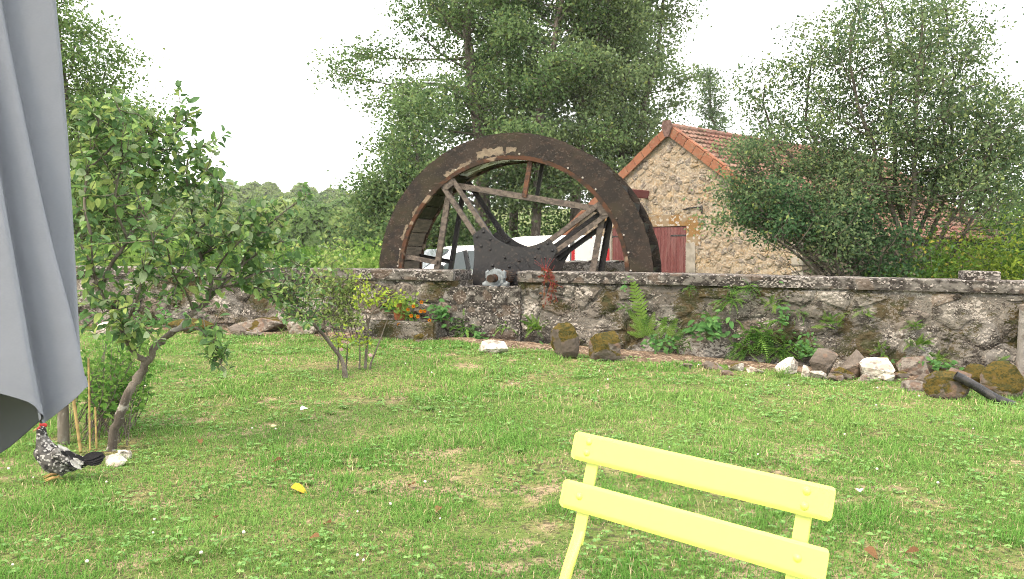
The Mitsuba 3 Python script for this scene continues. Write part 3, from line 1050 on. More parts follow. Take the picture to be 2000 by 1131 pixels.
def loft(sections, closed=True):
    """Skin over equal-length rings of points."""
    n = len(sections[0])
    V = np.vstack(sections)
    i, j = np.meshgrid(np.arange(len(sections) - 1), np.arange(n), indexing='ij')
    q = np.stack([i * n + j, i * n + (j + 1) % n, (i + 1) * n + (j + 1) % n, (i + 1) * n + j], -1).reshape(-1, 4)
    Fc = [q[:, [0, 1, 2]], q[:, [0, 2, 3]]]
    for k, rev in ((0, True), (len(sections) - 1, False)):
        fan = np.stack([np.full(n - 2, k * n), k * n + np.arange(1, n - 1), k * n + np.arange(2, n)], 1)
        Fc.append(fan[:, ::-1] if rev else fan)
    return V, np.vstack(Fc)


def body_loft(profile, frame, n=28, p=5.0):
    """profile: rows (x along, half width, z low, z high, taper of the top). Super-elliptic sections."""
    prof = spline(profile, 60)
    a = np.arange(n) * 2 * np.pi / n
    secs = []
    for x, hw, z0, z1, tp in prof:
        c, s = np.cos(a), np.sin(a)
        yy = np.sign(c) * np.abs(c) ** (2 / p)
        zz = np.sign(s) * np.abs(s) ** (2 / p)
        z = (z0 + z1) / 2 + zz * (z1 - z0) / 2
        w = hw * (1 - tp * np.clip((zz + 1) / 2, 0, 1) ** 1.5)
        secs.append(frame(x + 0 * a, yy * w, z))
    return loft(secs)


def wheel_geo(frame, x, y, r, key):
    wk = key_for(key + '__wheel')
    c0, c1 = frame(np.array(x), np.array(y - .1), np.array(r)), frame(np.array(x), np.array(y + .1), np.array(r))
    ax = norm(c1 - c0)
    add(wk + '__tyre', tube([c0, c0 + .02 * ax, c1 - .02 * ax, c1], [r - .03, r, r, r - .03], 24), 'black_plastic', 40)
    add(wk + '__rim', tube([c0 - .004 * ax, c1 + .004 * ax], [r * .62, r * .62], 20), 'grey_paint', 40)


# hatchback: x forward, y to its left
car = thing('parked_car', 'white hatchback parked behind the mill wheel, its windscreen end to the left', 'car')
cd = norm(np.array([-.86, -.50, 0]))
cn = np.array([-cd[1], cd[0], 0])
co = P(888, 560, 20.5) * [1, 1, 0] + [0, 0, -.13]
CF = lambda x, y, z: co + np.asarray(x, float)[..., None] * cd + np.asarray(y, float)[..., None] * cn + np.asarray(z, float)[..., None] * Z3
add(car + '__body', body_loft([(-1.95, .70, .35, .85, .05), (-1.88, .80, .25, .98, .06), (-1.2, .85, .2, .99, .06), (0, .86, .2, .96, .06), (1.0, .86, .2, .94, .06), (1.5, .84, .2, .86, .08), (1.85, .76, .25, .74, .08), (1.98, .60, .35, .62, .1)], CF), 'white_paint', 50)
add(car + '__roof', body_loft([(-1.72, .64, .90, 1.10, .1), (-1.5, .72, .88, 1.40, .22), (-.9, .76, .85, 1.49, .24), (-.1, .76, .85, 1.49, .24), (.35, .75, .85, 1.40, .22), (.85, .73, .85, 1.12, .12), (1.2, .68, .80, .92, .02)], CF, p=6), 'white_paint', 50)


def pane(frame, pts, mat, key, d):
    """A thick pane through four or more points, moved out by d."""
    q = np.array([frame(np.array(a), np.array(b), np.array(c)) for a, b, c in pts])
    nn = norm(np.cross(q[1] - q[0], q[2] - q[0]))
    q = q + nn * 0
    m = len(q)
    V = np.vstack([q + nn * d, q - nn * d])
    Fc = [[0, i, i + 1] for i in range(1, m - 1)] + [[m, m + i + 1, m + i] for i in range(1, m - 1)]
    for i in range(m):
        j = (i + 1) % m
        Fc += [[i, m + i, m + j], [i, m + j, j]]
    return add(key, (V, np.array(Fc)), mat)


for s in (1, -1):
    pane(CF, [(.72, s * .752, .965), (.10, s * .765, .965), (.12, s * .655, 1.37), (.30, s * .66, 1.33)], 'car_glass', car + '__side_window', .012)
    pane(CF, [(-.02, s * .765, .965), (-.85, s * .765, .965), (-.80, s * .655, 1.37), (-.0, s * .655, 1.38)], 'car_glass', car + '__side_window', .012)
    pane(CF, [(.09, s * .768, .955), (.0, s * .768, .955), (.02, s * .655, 1.39), (.11, s * .655, 1.38)], 'black_plastic', car + '__pillar', .014)
    mk = key_for(car + '__mirror')
    add(mk, cbox((.12, .2, .14), CF(np.array(.82), np.array(s * .93), np.array(1.0)), np.array([cd, cn, Z3]), .04), 'black_plastic')
    for x in (-1.25, 1.25):
        wheel_geo(CF, x, s * .76, .3, car)
    add(car + '__headlight', cbox((.25, .28, .13), CF(np.array(1.74), np.array(s * .60), np.array(.68)), np.array([cd, cn, Z3]), .04), 'car_glass')
    add(car + '__tail_light', cbox((.1, .16, .34), CF(np.array(-1.83), np.array(s * .70), np.array(.88)), np.array([cd, cn, Z3]), .03), 'red_lamp')
pane(CF, [(1.06, .62, .98), (1.06, -.62, .98), (.42, -.56, 1.40), (.42, .56, 1.40)], 'car_glass', car + '__windscreen', .02)

# van: its back towards the barn doors
van = thing('parked_van', 'white panel van with upright red rear lamps parked in front of the barn', 'van')
vd = norm(np.array([-.66, .75, 0]))
vn = np.array([-vd[1], vd[0], 0])
vo = P(1113, 560, 26.4) * [1, 1, 0] - vn * 0 + [0, 0, -.15]
# vo is the rear left corner at the ground; x forward, y from the left side to the right
vr = -vn if np.dot(-vn, [1, 0, 0]) > 0 else vn
VF = lambda x, y, z: vo + np.asarray(x, float)[..., None] * vd + (np.asarray(y, float))[..., None] * vr + np.asarray(z, float)[..., None] * Z3
VWD = 1.72


def VFc(x, y, z):
    return VF(x, np.asarray(y, float) + VWD / 2, z)


add(van + '__body', body_loft([(0, .80, .34, 1.80, .08), (.05, .855, .25, 1.87, .09), (.3, .86, .22, 1.89, .09), (1.5, .86, .22, 1.89, .09), (2.7, .86, .22, 1.86, .10), (3.15, .85, .22, 1.72, .12), (3.6, .84, .24, 1.15, .1), (4.1, .80, .26, 1.0, .1), (4.35, .68, .35, .8, .1)], VFc, p=9), 'white_paint', 40)
for s in (-1, 1):
    add(van + '__corner_post', cbox((.08, .15, 1.30), VFc(np.array(.0), np.array(s * .775), np.array(1.12)), np.array([vd, vr, Z3]), .015), 'dark_grey_plastic')
    add(van + '__tail_light', cbox((.05, .13, .52), VFc(np.array(-.03), np.array(s * .765), np.array(1.22)), np.array([vd, vr, Z3]), .02), 'red_lamp')
    dk = key_for(van + '__rear_door')
    add(dk, cbox((.03, .70, 1.40), VFc(np.array(-.004), np.array(s * .355), np.array(1.08)), np.array([vd, vr, Z3]), .012), 'white_paint')
    for x in (.85, 3.4):
        wheel_geo(VFc, x, s * .76, .31, van)
add(van + '__brake_light', cbox((.03, .16, .04), VFc(np.array(-.012), np.array(.0), np.array(1.815)), np.array([vd, vr, Z3]), .01), 'red_lamp')
add(van + '__bumper', cbox((.10, 1.60, .22), VFc(np.array(-.02), np.array(.0), np.array(.40)), np.array([vd, vr, Z3]), .03), 'dark_grey_plastic')
pane(VFc, [(2.95, -.86, 1.05), (3.45, -.86, 1.05), (3.2, -.80, 1.55), (2.95, -.79, 1.62)], 'car_glass', van + '__side_window', .012)
# ------------------------------------------------------------------ trees


def wander(rng, p, d, L, n, curl=.12, up=0.0):
    """A crooked branch line."""
    pts = [np.asarray(p, float)]
    d = norm(d)
    for i in range(n):
        d = norm(d + rng.normal(size=3) * curl + [0, 0, up])
        pts.append(pts[-1] + d * L / n)
    return np.array(pts)


def grow_tree(rng, stems, n_limb, limb_len, start, sub=6, spray=.34, per=26, leaf=.12, flat=.5, rise=(.15, .8), step=.42, sides=7, side_bias=None, droop=.0):
    """stems: list of (points, base radius). Returns the wood mesh and the places of the leaves."""
    wood, cl = MB(), []
    for pts, r0 in stems:
        n = len(pts)
        u = np.linspace(0, 1, n)
        rad = r0 * (1 - u) ** .8 + .012
        rad[0] *= 1.25
        wood.add(*tube(pts, rad, sides + 1))
        seg = np.concatenate([[0], np.cumsum(np.linalg.norm(np.diff(pts, axis=0), axis=1))])
        az = rng.uniform(0, 6.28)
        for k in range(n_limb):
            h = start + (1 - start) * ((k + rng.uniform(0, 1)) / n_limb) ** .9
            h = min(h, .985)
            p = np.array([np.interp(h * seg[-1], seg, pts[:, j]) for j in range(3)])
            az += 2.4 + rng.normal() * .4
            L = limb_len((h - start) / (1 - start)) * rng.uniform(.65, 1.15)
            el = rise[0] + (rise[1] - rise[0]) * (h - start) / (1 - start) + rng.normal() * .15
            d = np.array([math.cos(az) * math.cos(el), math.sin(az) * math.cos(el), math.sin(el)])
            if side_bias is not None:
                L *= side_bias(d)
            if L < .15:
                continue
            limb = wander(rng, p, d, L, 6, .13, .05 - droop)
            rl = min(np.interp(h, u, rad) * .42, .006 + .013 * L)
            wood.add(*tube(limb, np.linspace(rl, .006, 7), 5, False))
            m = max(2, int(sub * min(1, L / 2.0)))
            for q in range(m):
                t = rng.uniform(.25, 1)
                i = min(int(t * 6), 5)
                b = limb[i] + (limb[i + 1] - limb[i]) * (t * 6 - i)
                dd = norm(norm(limb[i + 1] - limb[i]) + rng.normal(size=3) * [.9, .9, .45])
                l2 = L * rng.uniform(.18, .42) * (1.15 - .5 * t) + .15
                tw = wander(rng, b, dd, l2, 4, .16, .02 - droop)
                wood.add(*tube(tw, np.linspace(rl * .4, .004, 5), 4, False))
                for s in np.arange(.3, 1.01, step / max(l2, step)):
                    i2 = min(int(s * 4), 3)
                    cl.append(tw[i2] + (tw[i2 + 1] - tw[i2]) * (s * 4 - i2))
            cl.append(limb[-1])
    cl = np.array(cl)
    C = np.repeat(cl, per, 0) + rng.normal(size=(len(cl) * per, 3)) * spray * np.array([1, 1, flat])
    sid = np.repeat(rng.uniform(0, 1, len(cl)), per)
    return wood.geo(), C, np.clip(sid + rng.normal(size=len(sid)) * .18, 0, 1)


def plant_tree(name, label, cat, group, rng, base, grown, leaf, ca, cb, rare=None, share=0, up=.8, wide=.6, bark_uv=(.2, 0), clip=None, wood='trunk', crown='crown'):
    k = thing(name, label, cat, group)
    w, C, sid = grown
    if clip is not None:
        keep = clip(C)
        C, sid = C[keep], sid[keep]
    add(k + '__' + wood, w, 'bark', True, uv=bark_uv)
    V, Fc = leaves(C, leaf, rng, up=up, wide=wide)
    add(k + '__' + crown, (V, Fc), 'leaf', color=tints(len(C), rng, ca, cb, rare, share, seeds=sid))
    return k


def ground_at(px, y):
    p = P(px, 600, y)
    return np.array([p[0], y, float(hill_z(p[0], y))])


DG, MG, YG = (.020, .048, .015), (.062, .112, .034), (.135, .165, .055)
GT = 'tall trees behind the mill wheel'


def stem_line(rng, pix, y, lean=0):
    """A trunk through given places, y metres away."""
    pts = np.array([P(px, py, y + lean * i) for i, (px, py) in enumerate(pix)])
    pts[0, 2] = hill_z(pts[0, 0], pts[0, 1]) - .1
    return spline(pts, 14) + np.vstack([np.zeros(3), rng.normal(size=(13, 3)) * .04])


tall = [
    # label, distance, [trunk places], radius, limbs, limb length, start, bias
    ('tall broad alder with the thickest trunk, left of the others behind the wheel', 37, [[(945, 560), (938, 300), (918, 120), (913, 0), (915, -190)]], .34, 52, lambda h: 3.8 * (1 - .20 * h), .20, lambda d: 1.0 + .40 * (-d[0]) * (d[0] < 0)),
    ('alder with one slender trunk just right of the wheel crown', 35.5, [[(1045, 560), (1050, 300), (1068, 150), (1098, 0), (1120, -180)]], .20, 36, lambda h: 2.9 * (1 - .3 * h), .26, None),
    ('forked alder whose two trunks part above the right of the wheel', 36.5, [[(1120, 560), (1130, 300), (1140, 180), (1168, 60), (1190, -200)], [(1120, 560), (1132, 290), (1150, 200), (1178, 80), (1215, -170)]], .21, 28, lambda h: 2.7 * (1 - .3 * h), .26, None),
    ('light leaved alder leaning right behind the barn ridge', 39, [[(1235, 560), (1250, 260), (1268, 160), (1290, 60), (1300, -160)], [(1215, 560), (1215, 260), (1222, 120), (1240, -100)]], .17, 30, lambda h: 2.5 * (1 - .35 * h), .20, None),
    ('low spreading alder at the left edge of the group with dark drooping branches', 33, [[(840, 560), (830, 430), (812, 340), (815, 250)], [(795, 560), (785, 460), (788, 380)]], .16, 24, lambda h: 2.7 * (1 - .4 * h), .12, None),
    ('dark alder filling the gap behind the crown of the wheel', 41, [[(1000, 560), (1005, 280), (995, 120), (990, -150)]], .22, 40, lambda h: 3.3 * (1 - .4 * h), .26, None),
    ('slim alder between the forked tree and the barn', 42, [[(1185, 560), (1190, 300), (1200, 100), (1215, -150)]], .18, 36, lambda h: 2.9 * (1 - .4 * h), .22, None),
]
for i, (lab, y, lines, r, nl, ll, st, bias) in enumerate(tall):
    rng = np.random.default_rng(100 + i)
    stems = [(stem_line(rng, ln, y), r) for ln in lines]
    gr = grow_tree(rng, stems, nl, ll, st, sub=11, spray=.42, per=32 if i != 3 else 26, flat=.55, rise=(-.05, .75), step=.45, side_bias=bias, droop=.03)
    ca, cb = ((.048, .086, .036), (.132, .186, .076)) if i not in (2, 3) else ((.074, .112, .055), (.165, .215, .10))
    plant_tree('alder_tree', lab, 'tree', GT, rng, None, gr, .165, ca, cb, YG, .06)

rng = np.random.default_rng(120)
gr = grow_tree(rng, [(stem_line(rng, [(1395, 560), (1398, 300), (1388, 200), (1386, 150)], 46), .10)], 56, lambda h: 2.1 * (1 - .85 * h) + .25, .30, sub=9, spray=.28, per=26, rise=(.2, 1.0))
plant_tree('poplar_tree', 'slim pale green tree pointing up behind the barn roof', 'tree', None, rng, None, gr, .13, (.07, .105, .055), (.135, .18, .095))

# tall tree behind the parasol on the left
rng = np.random.default_rng(130)
gr = grow_tree(rng, [(stem_line(rng, [(120, 640), (128, 400), (126, 200), (114, 60), (110, -60)], 19), .13), (stem_line(rng, [(165, 640), (200, 430), (240, 320), (275, 235)], 18.4), .06), (stem_line(rng, [(150, 640), (172, 400), (190, 250), (205, 140)], 19.4), .06)],
               30, lambda h: 1.75 * (1 - .78 * h) + .2, .12, sub=9, spray=.28, per=58, rise=(.0, .9), step=.22)
plant_tree('birch_tree', 'tall light green tree rising behind the grey parasol', 'tree', None, rng, None, gr, .086, (.054, .098, .034), (.140, .200, .070), YG, .1)

# the many stemmed tree on the right
rng = np.random.default_rng(140)
bx = 13.6
stems = []
for tip, r, mid in (((1585, 115), .04, (1660, 330)), ((1662, 45), .045, (1712, 300)), ((1720, -10), .05, (1745, 280)), ((1795, 20), .05, (1790, 300)), ((1850, 10), .04, (1838, 320)), ((1882, 95), .04, (1858, 350)),
                    ((1925, 235), .035, (1890, 370)), ((1990, 310), .03, (1905, 420)), ((1490, 170), .035, (1610, 380)), ((1440, 330), .035, (1570, 430)), ((1420, 395), .03, (1575, 465))):
    y0 = bx + rng.uniform(-.8, .8)
    a, m_, b_ = P(1778 + rng.uniform(-22, 22), 560, bx), P(*mid, (y0 + bx) / 2), P(*tip, y0)
    a[2] = -.15
    stems.append((spline([a, a + (m_ - a) * [.25, .5, .45], m_, m_ + (b_ - m_) * .55 + rng.normal(size=3) * .16, b_], 14) + rng.normal(size=(14, 3)) * .025, r * .8))
gr = grow_tree(rng, stems, 24, lambda h: 1.15 * (1 - .72 * h) + .14, .42, sub=9, spray=.17, per=30, flat=.6, rise=(-.1, .85), step=.16)


def right_clip(C):
    # the right half has no low branches: the barn eave shows between the stems
    return (C[:, 2] > 1.95 + .25 * rng.normal(size=len(C))) | (C[:, 0] < 5.0 + .3 * rng.normal(size=len(C)))


plant_tree('willow_tree', 'many stemmed green tree hiding the right half of the barn roof', 'tree', None, rng, None, gr, .060, (.042, .072, .038), (.125, .168, .082), (.17, .21, .08), .12, up=.7, clip=right_clip)
# dense low skirt of the same clump, left, in front of the barn
rng = np.random.default_rng(141)
stems = []
for tip in ((1455, 425), (1500, 455), (1540, 460), (1600, 450), (1640, 465), (1690, 470), (1720, 500), (1470, 395), (1580, 400), (1660, 400)):
    y0 = 13.2 + rng.uniform(-.7, .5)
    a, b_ = P(1700 + rng.uniform(-30, 30), 560, 13.4), P(*tip, y0)
    a[2] = -.15
    stems.append((spline([a, (a + b_) / 2 + [0, 0, .25], b_], 9), .022))
gr = grow_tree(rng, stems, 13, lambda h: .8 * (1 - .4 * h), .2, sub=7, spray=.14, per=26, flat=.6, rise=(-.2, .6), step=.16)
plant_tree('elder_shrub', 'dense dark shrub crowding the near corner of the barn', 'shrub', None, rng, None, gr, .062, (.022, .050, .024), (.070, .122, .054), YG, .03, up=.9, wood='stem', crown='foliage',
           clip=lambda C: (C[:, 2] > 1.42 + .10 * np.sin(C[:, 0] * 5) + .12 * np.random.default_rng(1).normal(size=len(C))) | (C[:, 0] > 5.15 + .15 * np.random.default_rng(2).normal(size=len(C))))


def bush(name, label, cat, group, seed, c, size, n, leaf, ca, cb, rare=None, share=0., lumps=14, up=1.0, stems=5, wide=.6):
    """A shrub of stems with leaf clumps, c: the middle of its foot."""
    rng = np.random.default_rng(seed)
    k = thing(name, label, cat, group)
    c, size = np.asarray(c, float), np.asarray(size, float)
    wood = MB()
    L = []
    for i in range(lumps):
        d = norm(rng.normal(size=3) + [0, 0, .5])
        d[2] = abs(d[2])
        L.append(c + d * size * [.5, .5, 1] * rng.uniform(.45, .95) ** .7)
    L = np.array(L)
    for i in range(min(stems, lumps)):
        wood.add(*tube(spline([c + rng.normal(size=3) * [.1, .1, 0], (c + L[i]) / 2 + rng.normal(size=3) * .08 * size, L[i]], 7), np.linspace(.02 * size[2] + .004, .004, 7), 5, False))
    per = n // lumps
    C = np.repeat(L, per, 0) + rng.normal(size=(per * lumps, 3)) * size * [.17, .17, .17]
    C = C[C[:, 2] > c[2]]
    sid = np.clip(rng.uniform(0, 1, lumps).repeat(per)[:len(C)] + rng.normal(size=len(C)) * .2, 0, 1)
    add(k + '__stem', wood.geo(), 'bark', True, uv=(.2, 0))
    V, Fc = leaves(C, leaf, rng, up=up, wide=wide)
    add(k + '__foliage', (V, Fc), 'leaf', color=tints(len(C), rng, ca, cb, rare, share, seeds=sid))
    return k


# bright hedge at the right end
GH = 'bright shrubs behind the wall on the right'
for i, (px, y, w, h, lab) in enumerate(((1845, 13.0, 1.3, 1.42, 'leafy shrub of mid green behind the wall, left of the pier cap'), (1925, 13.4, 1.4, 1.65, 'yellow green shrub rising behind the pier cap of the wall'), (2005, 13.0, 1.5, 1.6, 'yellow green shrub behind the wall at the right edge'),
                                        (1885, 15.0, 1.6, 1.5, 'pale green shrub tucked behind the others near the barn eave'), (1760, 12.6, 1.4, 1.05, 'low shrub below the stems of the many stemmed tree'))):
    p = P(px, 560, y)
    bush('hedge_shrub', lab, 'shrub', GH, 150 + i, (p[0], y, -.2), (w, w, h), 3800, .075, (.045, .09, .02) if i < 4 else (.02, .05, .015), (.17, .22, .035) if i in (1, 2, 3) else (.09, .15, .03), (.30, .28, .06), .06, lumps=26, up=1.3)
GF = 'far trees beyond the barn on the right'
for i, (px, y, w, h, lab) in enumerate(((1960, 34, 5, 4.6, 'rounded far tree beyond the barn, left one of three at the right edge'), (2040, 38, 6, 5.2, 'rounded far tree beyond the barn, outermost at the right edge'), (1990, 42, 5, 4.6, 'rounded far tree beyond the barn, middle one of three at the right edge'))):
    p = P(px, 560, y)
    bush('far_tree', lab, 'tree', GF, 160 + i, (p[0], y, -.4), (w, w, h), 3600, .19, (.025, .055, .022), (.075, .115, .04), lumps=24, up=.8)
p = P(1938, 560, 20)
rng = np.random.default_rng(166)
gr = grow_tree(rng, [(spline([(p[0], 20, -.2), (p[0] + .05, 20, 1.2), (p[0] + .1, 20, 2.5)], 8), .035)], 14, lambda h: .8 * (1 - .6 * h), .4, sub=6, spray=.16, per=12, step=.2)
plant_tree('ash_sapling', 'thin light green sapling in front of the far roof end', 'tree', None, rng, None, gr, .085, (.06, .10, .03), (.13, .19, .05))

# shrubs between the trunks behind the wheel
GS = 'shrubs under the tall trees'
for i, (px, y, w, h, lab) in enumerate(((905, 34, 4.5, 2.6, 'bright bramble shrub behind the car roof'), (1010, 40, 5, 3.0, 'dark shrub between the trunks right of the hub'), (1100, 39, 4.5, 3.6, 'light green shrub left of the barn roof edge'), (820, 36, 5, 3.2, 'dark shrub behind the left rim of the wheel'),
                                        (765, 31, 3.6, 2.0, 'pale shrub at the foot of the trees, left of the wheel'), (950, 43, 6, 4.2, 'deep green shrub filling the wheel opening at its middle'), (1165, 43, 6, 4.5, 'deep green shrub behind the van roof'), (870, 44, 6, 4.4, 'deep green shrub behind the left spokes'), (1060, 45, 7, 5, 'deep green shrub at the far side of the tall trees'))):
    p = P(px, 560, y)
    bush('bramble_shrub', lab, 'shrub', GS, 170 + i, (p[0], y, -.4), (w, w * .7, h), 3000, .16, (.028, .062, .016) if i not in (1, 3, 5) else (.02, .045, .014), (.095, .155, .042) if i not in (3, 5) else (.06, .105, .03), YG, .04, lumps=22)

# undergrowth behind the wall on the left: nettles and brambles as one mass
rng = np.random.default_rng(180)
n = 26000
xx = rng.uniform(-1, 1, n)
yy = 13 + 17 * rng.uniform(0, 1, n) ** 1.3
px = 430 + xx * 330
X = (px - 1000) / F * yy
hgt = .75 + .9 * meshkit.fbm(np.stack([X * .7, yy * .5, X * 0], -1), 3, 4) + .25 * sstep(-3, -8, X)
Zt = hill_z(X, yy) + hgt * (1 - rng.uniform(0, 1, n) ** 2 * .8)
C = np.stack([X, yy, Zt], -1) + rng.normal(size=(n, 3)) * .06
V, Fc = leaves(C, .105, rng, up=1.0)
sid = np.clip(meshkit.fbm(np.stack([X * .9, yy * .6, X * 0 + 3], -1), 3, 9) * 1.6 - .3 + rng.normal(size=n) * .15, 0, 1)
k = add('undergrowth', (V, Fc), 'leaf', color=tints(n, rng, (.045, .095, .02), (.13, .20, .048), (.22, .25, .08), .03, seeds=sid))
tag(k, 'tangled green nettles and brambles growing behind the left part of the wall', 'undergrowth', kind='stuff')

# wooded hill
rng = np.random.default_rng(190)


def far_crown(rng, n):
    d = norm(rng.normal(size=(n, 3)))
    d[:, 2] = np.abs(d[:, 2]) * 1.2 - .2
    r = (.62 + .5 * meshkit.fbm(d * 1.6 + rng.uniform(0, 50), 3, 2))[:, None] * rng.uniform(.86, 1.04, (n, 1))
    C = d * r
    V, Fc = leaves(C, .24, rng, up=.5, wide=.9, face=norm(d) * 2.2)
    # leaf masses face outwards
    return V, Fc


kinds = []
for i in range(14):
    v, f = far_crown(rng, 620)
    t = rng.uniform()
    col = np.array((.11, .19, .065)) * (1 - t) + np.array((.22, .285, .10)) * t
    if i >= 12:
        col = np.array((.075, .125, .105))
    cc = np.repeat(col[None] * rng.uniform(.8, 1.2, (len(v) // 4, 1)), 4, 0)
    scene[f'crown_kind_{i:03d}'] = {'type': 'shapegroup', 'crown': mikit.ply((v, f), 'leaf', False, None, cc)}
cnt = 0
for y in np.geomspace(85, 430, 34):
    for kx in np.arange(-.50, -.12, .0115):
        if y < 105 and rng.uniform() < .45:
            continue
        yy_ = y * rng.uniform(.97, 1.03)
        x = (kx + rng.normal() * .004) * yy_
        if rng.uniform() < .42 * (1 - yy_ / 900):
            continue
        s = rng.uniform(2.6, 5.0) * (.75 if yy_ < 130 else 1)
        z = float(hill_z(x, yy_))
        tall_ = rng.uniform(.85, 1.25)
        i = int(rng.integers(12))
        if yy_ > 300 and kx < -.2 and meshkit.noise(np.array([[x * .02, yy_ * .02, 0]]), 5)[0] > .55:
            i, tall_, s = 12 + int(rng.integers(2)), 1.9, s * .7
        a = rng.uniform(0, 6.28)
        M = np.eye(4)
        M[:3, :3] = np.array([[math.cos(a), -math.sin(a), 0], [math.sin(a), math.cos(a), 0], [0, 0, tall_]]) * s
        M[:3, 3] = (x, yy_, z + s * .75 * tall_)
        cnt += 1
        scene[f'forest__{cnt:03d}'] = {'type': 'instance', 'group': {'type': 'ref', 'id': f'crown_kind_{i:03d}'}, 'to_world': mi.ScalarTransform4f(M.tolist())}
tag('forest', 'wooded hillside of many round tree crowns beyond the meadow on the left', 'forest', kind='stuff')
# ------------------------------------------------------------------ grass
rng = np.random.default_rng(200)


def blades(n_by_zone):
    mb = MB()
    for y0, y1, dens, wid, hgt in n_by_zone:
        area = .62 * (y1 ** 2 - y0 ** 2)
        n = int(dens * area)
        y = np.sqrt(rng.uniform(y0 ** 2, y1 ** 2, n))
        x = rng.uniform(-.62, .62, n) * y
        t = (x - WO[0]) * WB[0] + (y - WO[1]) * WB[1]
        s = (x - WO[0]) * WR[0] + (y - WO[1]) * WR[1]
        q = np.stack([x, y, 0 * x], -1)
        patch = meshkit.fbm(q * .9, 3, 31)
        fine = meshkit.fbm(q * 5, 3, 32)
        edge = -(.40 + .14 * np.sin(s * 1.7) + .1 * np.sin(s * 4.1 + 1) + np.where(s > 1.4, .16, 0))
        bare = sstep(.56, .66, fine * .55 + meshkit.fbm(q * 2.1, 2, 33) * .45)
        keep = (t < edge + .06 * rng.normal(size=n)) & (rng.uniform(size=n) > bare * .58)
        # worn ring round the foot of the apple tree
        keep &= ~((np.hypot(x - APPLE[0], y - APPLE[1]) < .22) & (rng.uniform(size=n) < .8))
        x, y, patch, fine, bare = x[keep], y[keep], patch[keep], fine[keep], bare[keep]
        n = len(x)
        z = lawn_z(x, y)
        tuft = sstep(.55, .72, meshkit.fbm(np.stack([x * 2.2, y * 2.2, x * 0], -1), 2, 35))
        L = hgt * rng.uniform(.5, 1.35, n) * (1 + 1.0 * tuft) * (.7 + .6 * fine) * (1 - .45 * bare)
        az = rng.uniform(0, 6.28, n)
        lean = rng.uniform(.25, 1.6, n)
        d = np.stack([np.cos(az), np.sin(az)], -1)
        sd = np.stack([-d[:, 1], d[:, 0], 0 * az], -1)
        w = (wid * rng.uniform(.6, 1.3, n))[:, None]
        b = np.stack([x, y, z - .004], -1)
        m = b + np.stack([d[:, 0] * np.sin(lean * .6) * L * .5, d[:, 1] * np.sin(lean * .6) * L * .5, np.cos(lean * .6) * L * .5], -1)
        tip = m + np.stack([d[:, 0] * np.sin(lean * 1.3) * L * .5, d[:, 1] * np.sin(lean * 1.3) * L * .5, np.cos(lean * 1.3) * L * .5], -1)
        V = np.stack([b - sd * w / 2, b + sd * w / 2, m + sd * w * .42, m - sd * w * .42, tip], 1).reshape(-1, 3)
        k = np.arange(n)[:, None] * 5
        Fc = np.concatenate([k + [0, 1, 2], k + [0, 2, 3], k + [3, 2, 4]], 0)
        u = np.clip(patch * 1.7 - .35 + rng.normal(size=n) * .22, 0, 1)[:, None]
        c = np.array((.128, .285, .058)) * (1 - u) + np.array((.250, .405, .110)) * u
        yel = rng.uniform(size=n) < (.06 + .30 * bare)
        c[yel] = np.array((.54, .45, .27)) * rng.uniform(.7, 1.2, (yel.sum(), 1))
        c *= rng.uniform(.75, 1.25, (n, 1))
        mb.add(V, Fc, np.repeat(c, 5, 0))
    return mb


APPLE = G(214, 880)
g = blades([(2.7, 4.4, 9500, .0038, .032), (4.4, 6.6, 5600, .0050, .033), (6.6, 11.5, 3000, .0078, .034)])
k = add('grass', g.geo(), 'grass_blade', color=g.col())
tag(k, 'short mown grass of mixed green and straw blades covering the lawn', 'grass', kind='stuff')


def clover(n):
    y = np.sqrt(rng.uniform(2.7 ** 2, 10 ** 2, n * 3))
    x = rng.uniform(-.62, .62, n * 3) * y
    t = (x - WO[0]) * WB[0] + (y - WO[1]) * WB[1]
    q = np.stack([x, y, 0 * x], -1)
    m = (meshkit.fbm(q * 2.6, 3, 41) > .54) & (t < -.5)
    x, y = x[m][:n], y[m][:n]
    n = len(x)
    C0 = np.stack([x, y, lawn_z(x, y) + rng.uniform(.010, .034, n)], -1)
    out, col = [], []
    C = np.repeat(C0, 3, 0)
    a = np.repeat(rng.uniform(0, 6.28, n), 3) + np.tile([0, 2.09, 4.19], n)
    D = np.stack([np.cos(a), np.sin(a), .1 + 0 * a], -1)
    sz = .013 + .0012 * np.repeat(y, 3)
    V, Fc = leaves(C + D * sz[:, None] * .55, .016, rng, up=4, wide=.95, D=D, fold=.05)
    s = np.repeat(sz / .016, 4)[:, None]
    Cc = np.repeat(C + D * sz[:, None] * .55, 4, 0)
    V = Cc + (V - Cc) * s
    return (V, Fc), tints(3 * n, rng, (.085, .175, .055), (.16, .255, .085))


g, c = clover(5000)
k = add('clover', g, 'grass_blade', color=c)
tag(k, 'small three leaved clover spread in patches through the lawn', 'clover', kind='stuff')

# ------------------------------------------------------------------ larger leaves, fronds


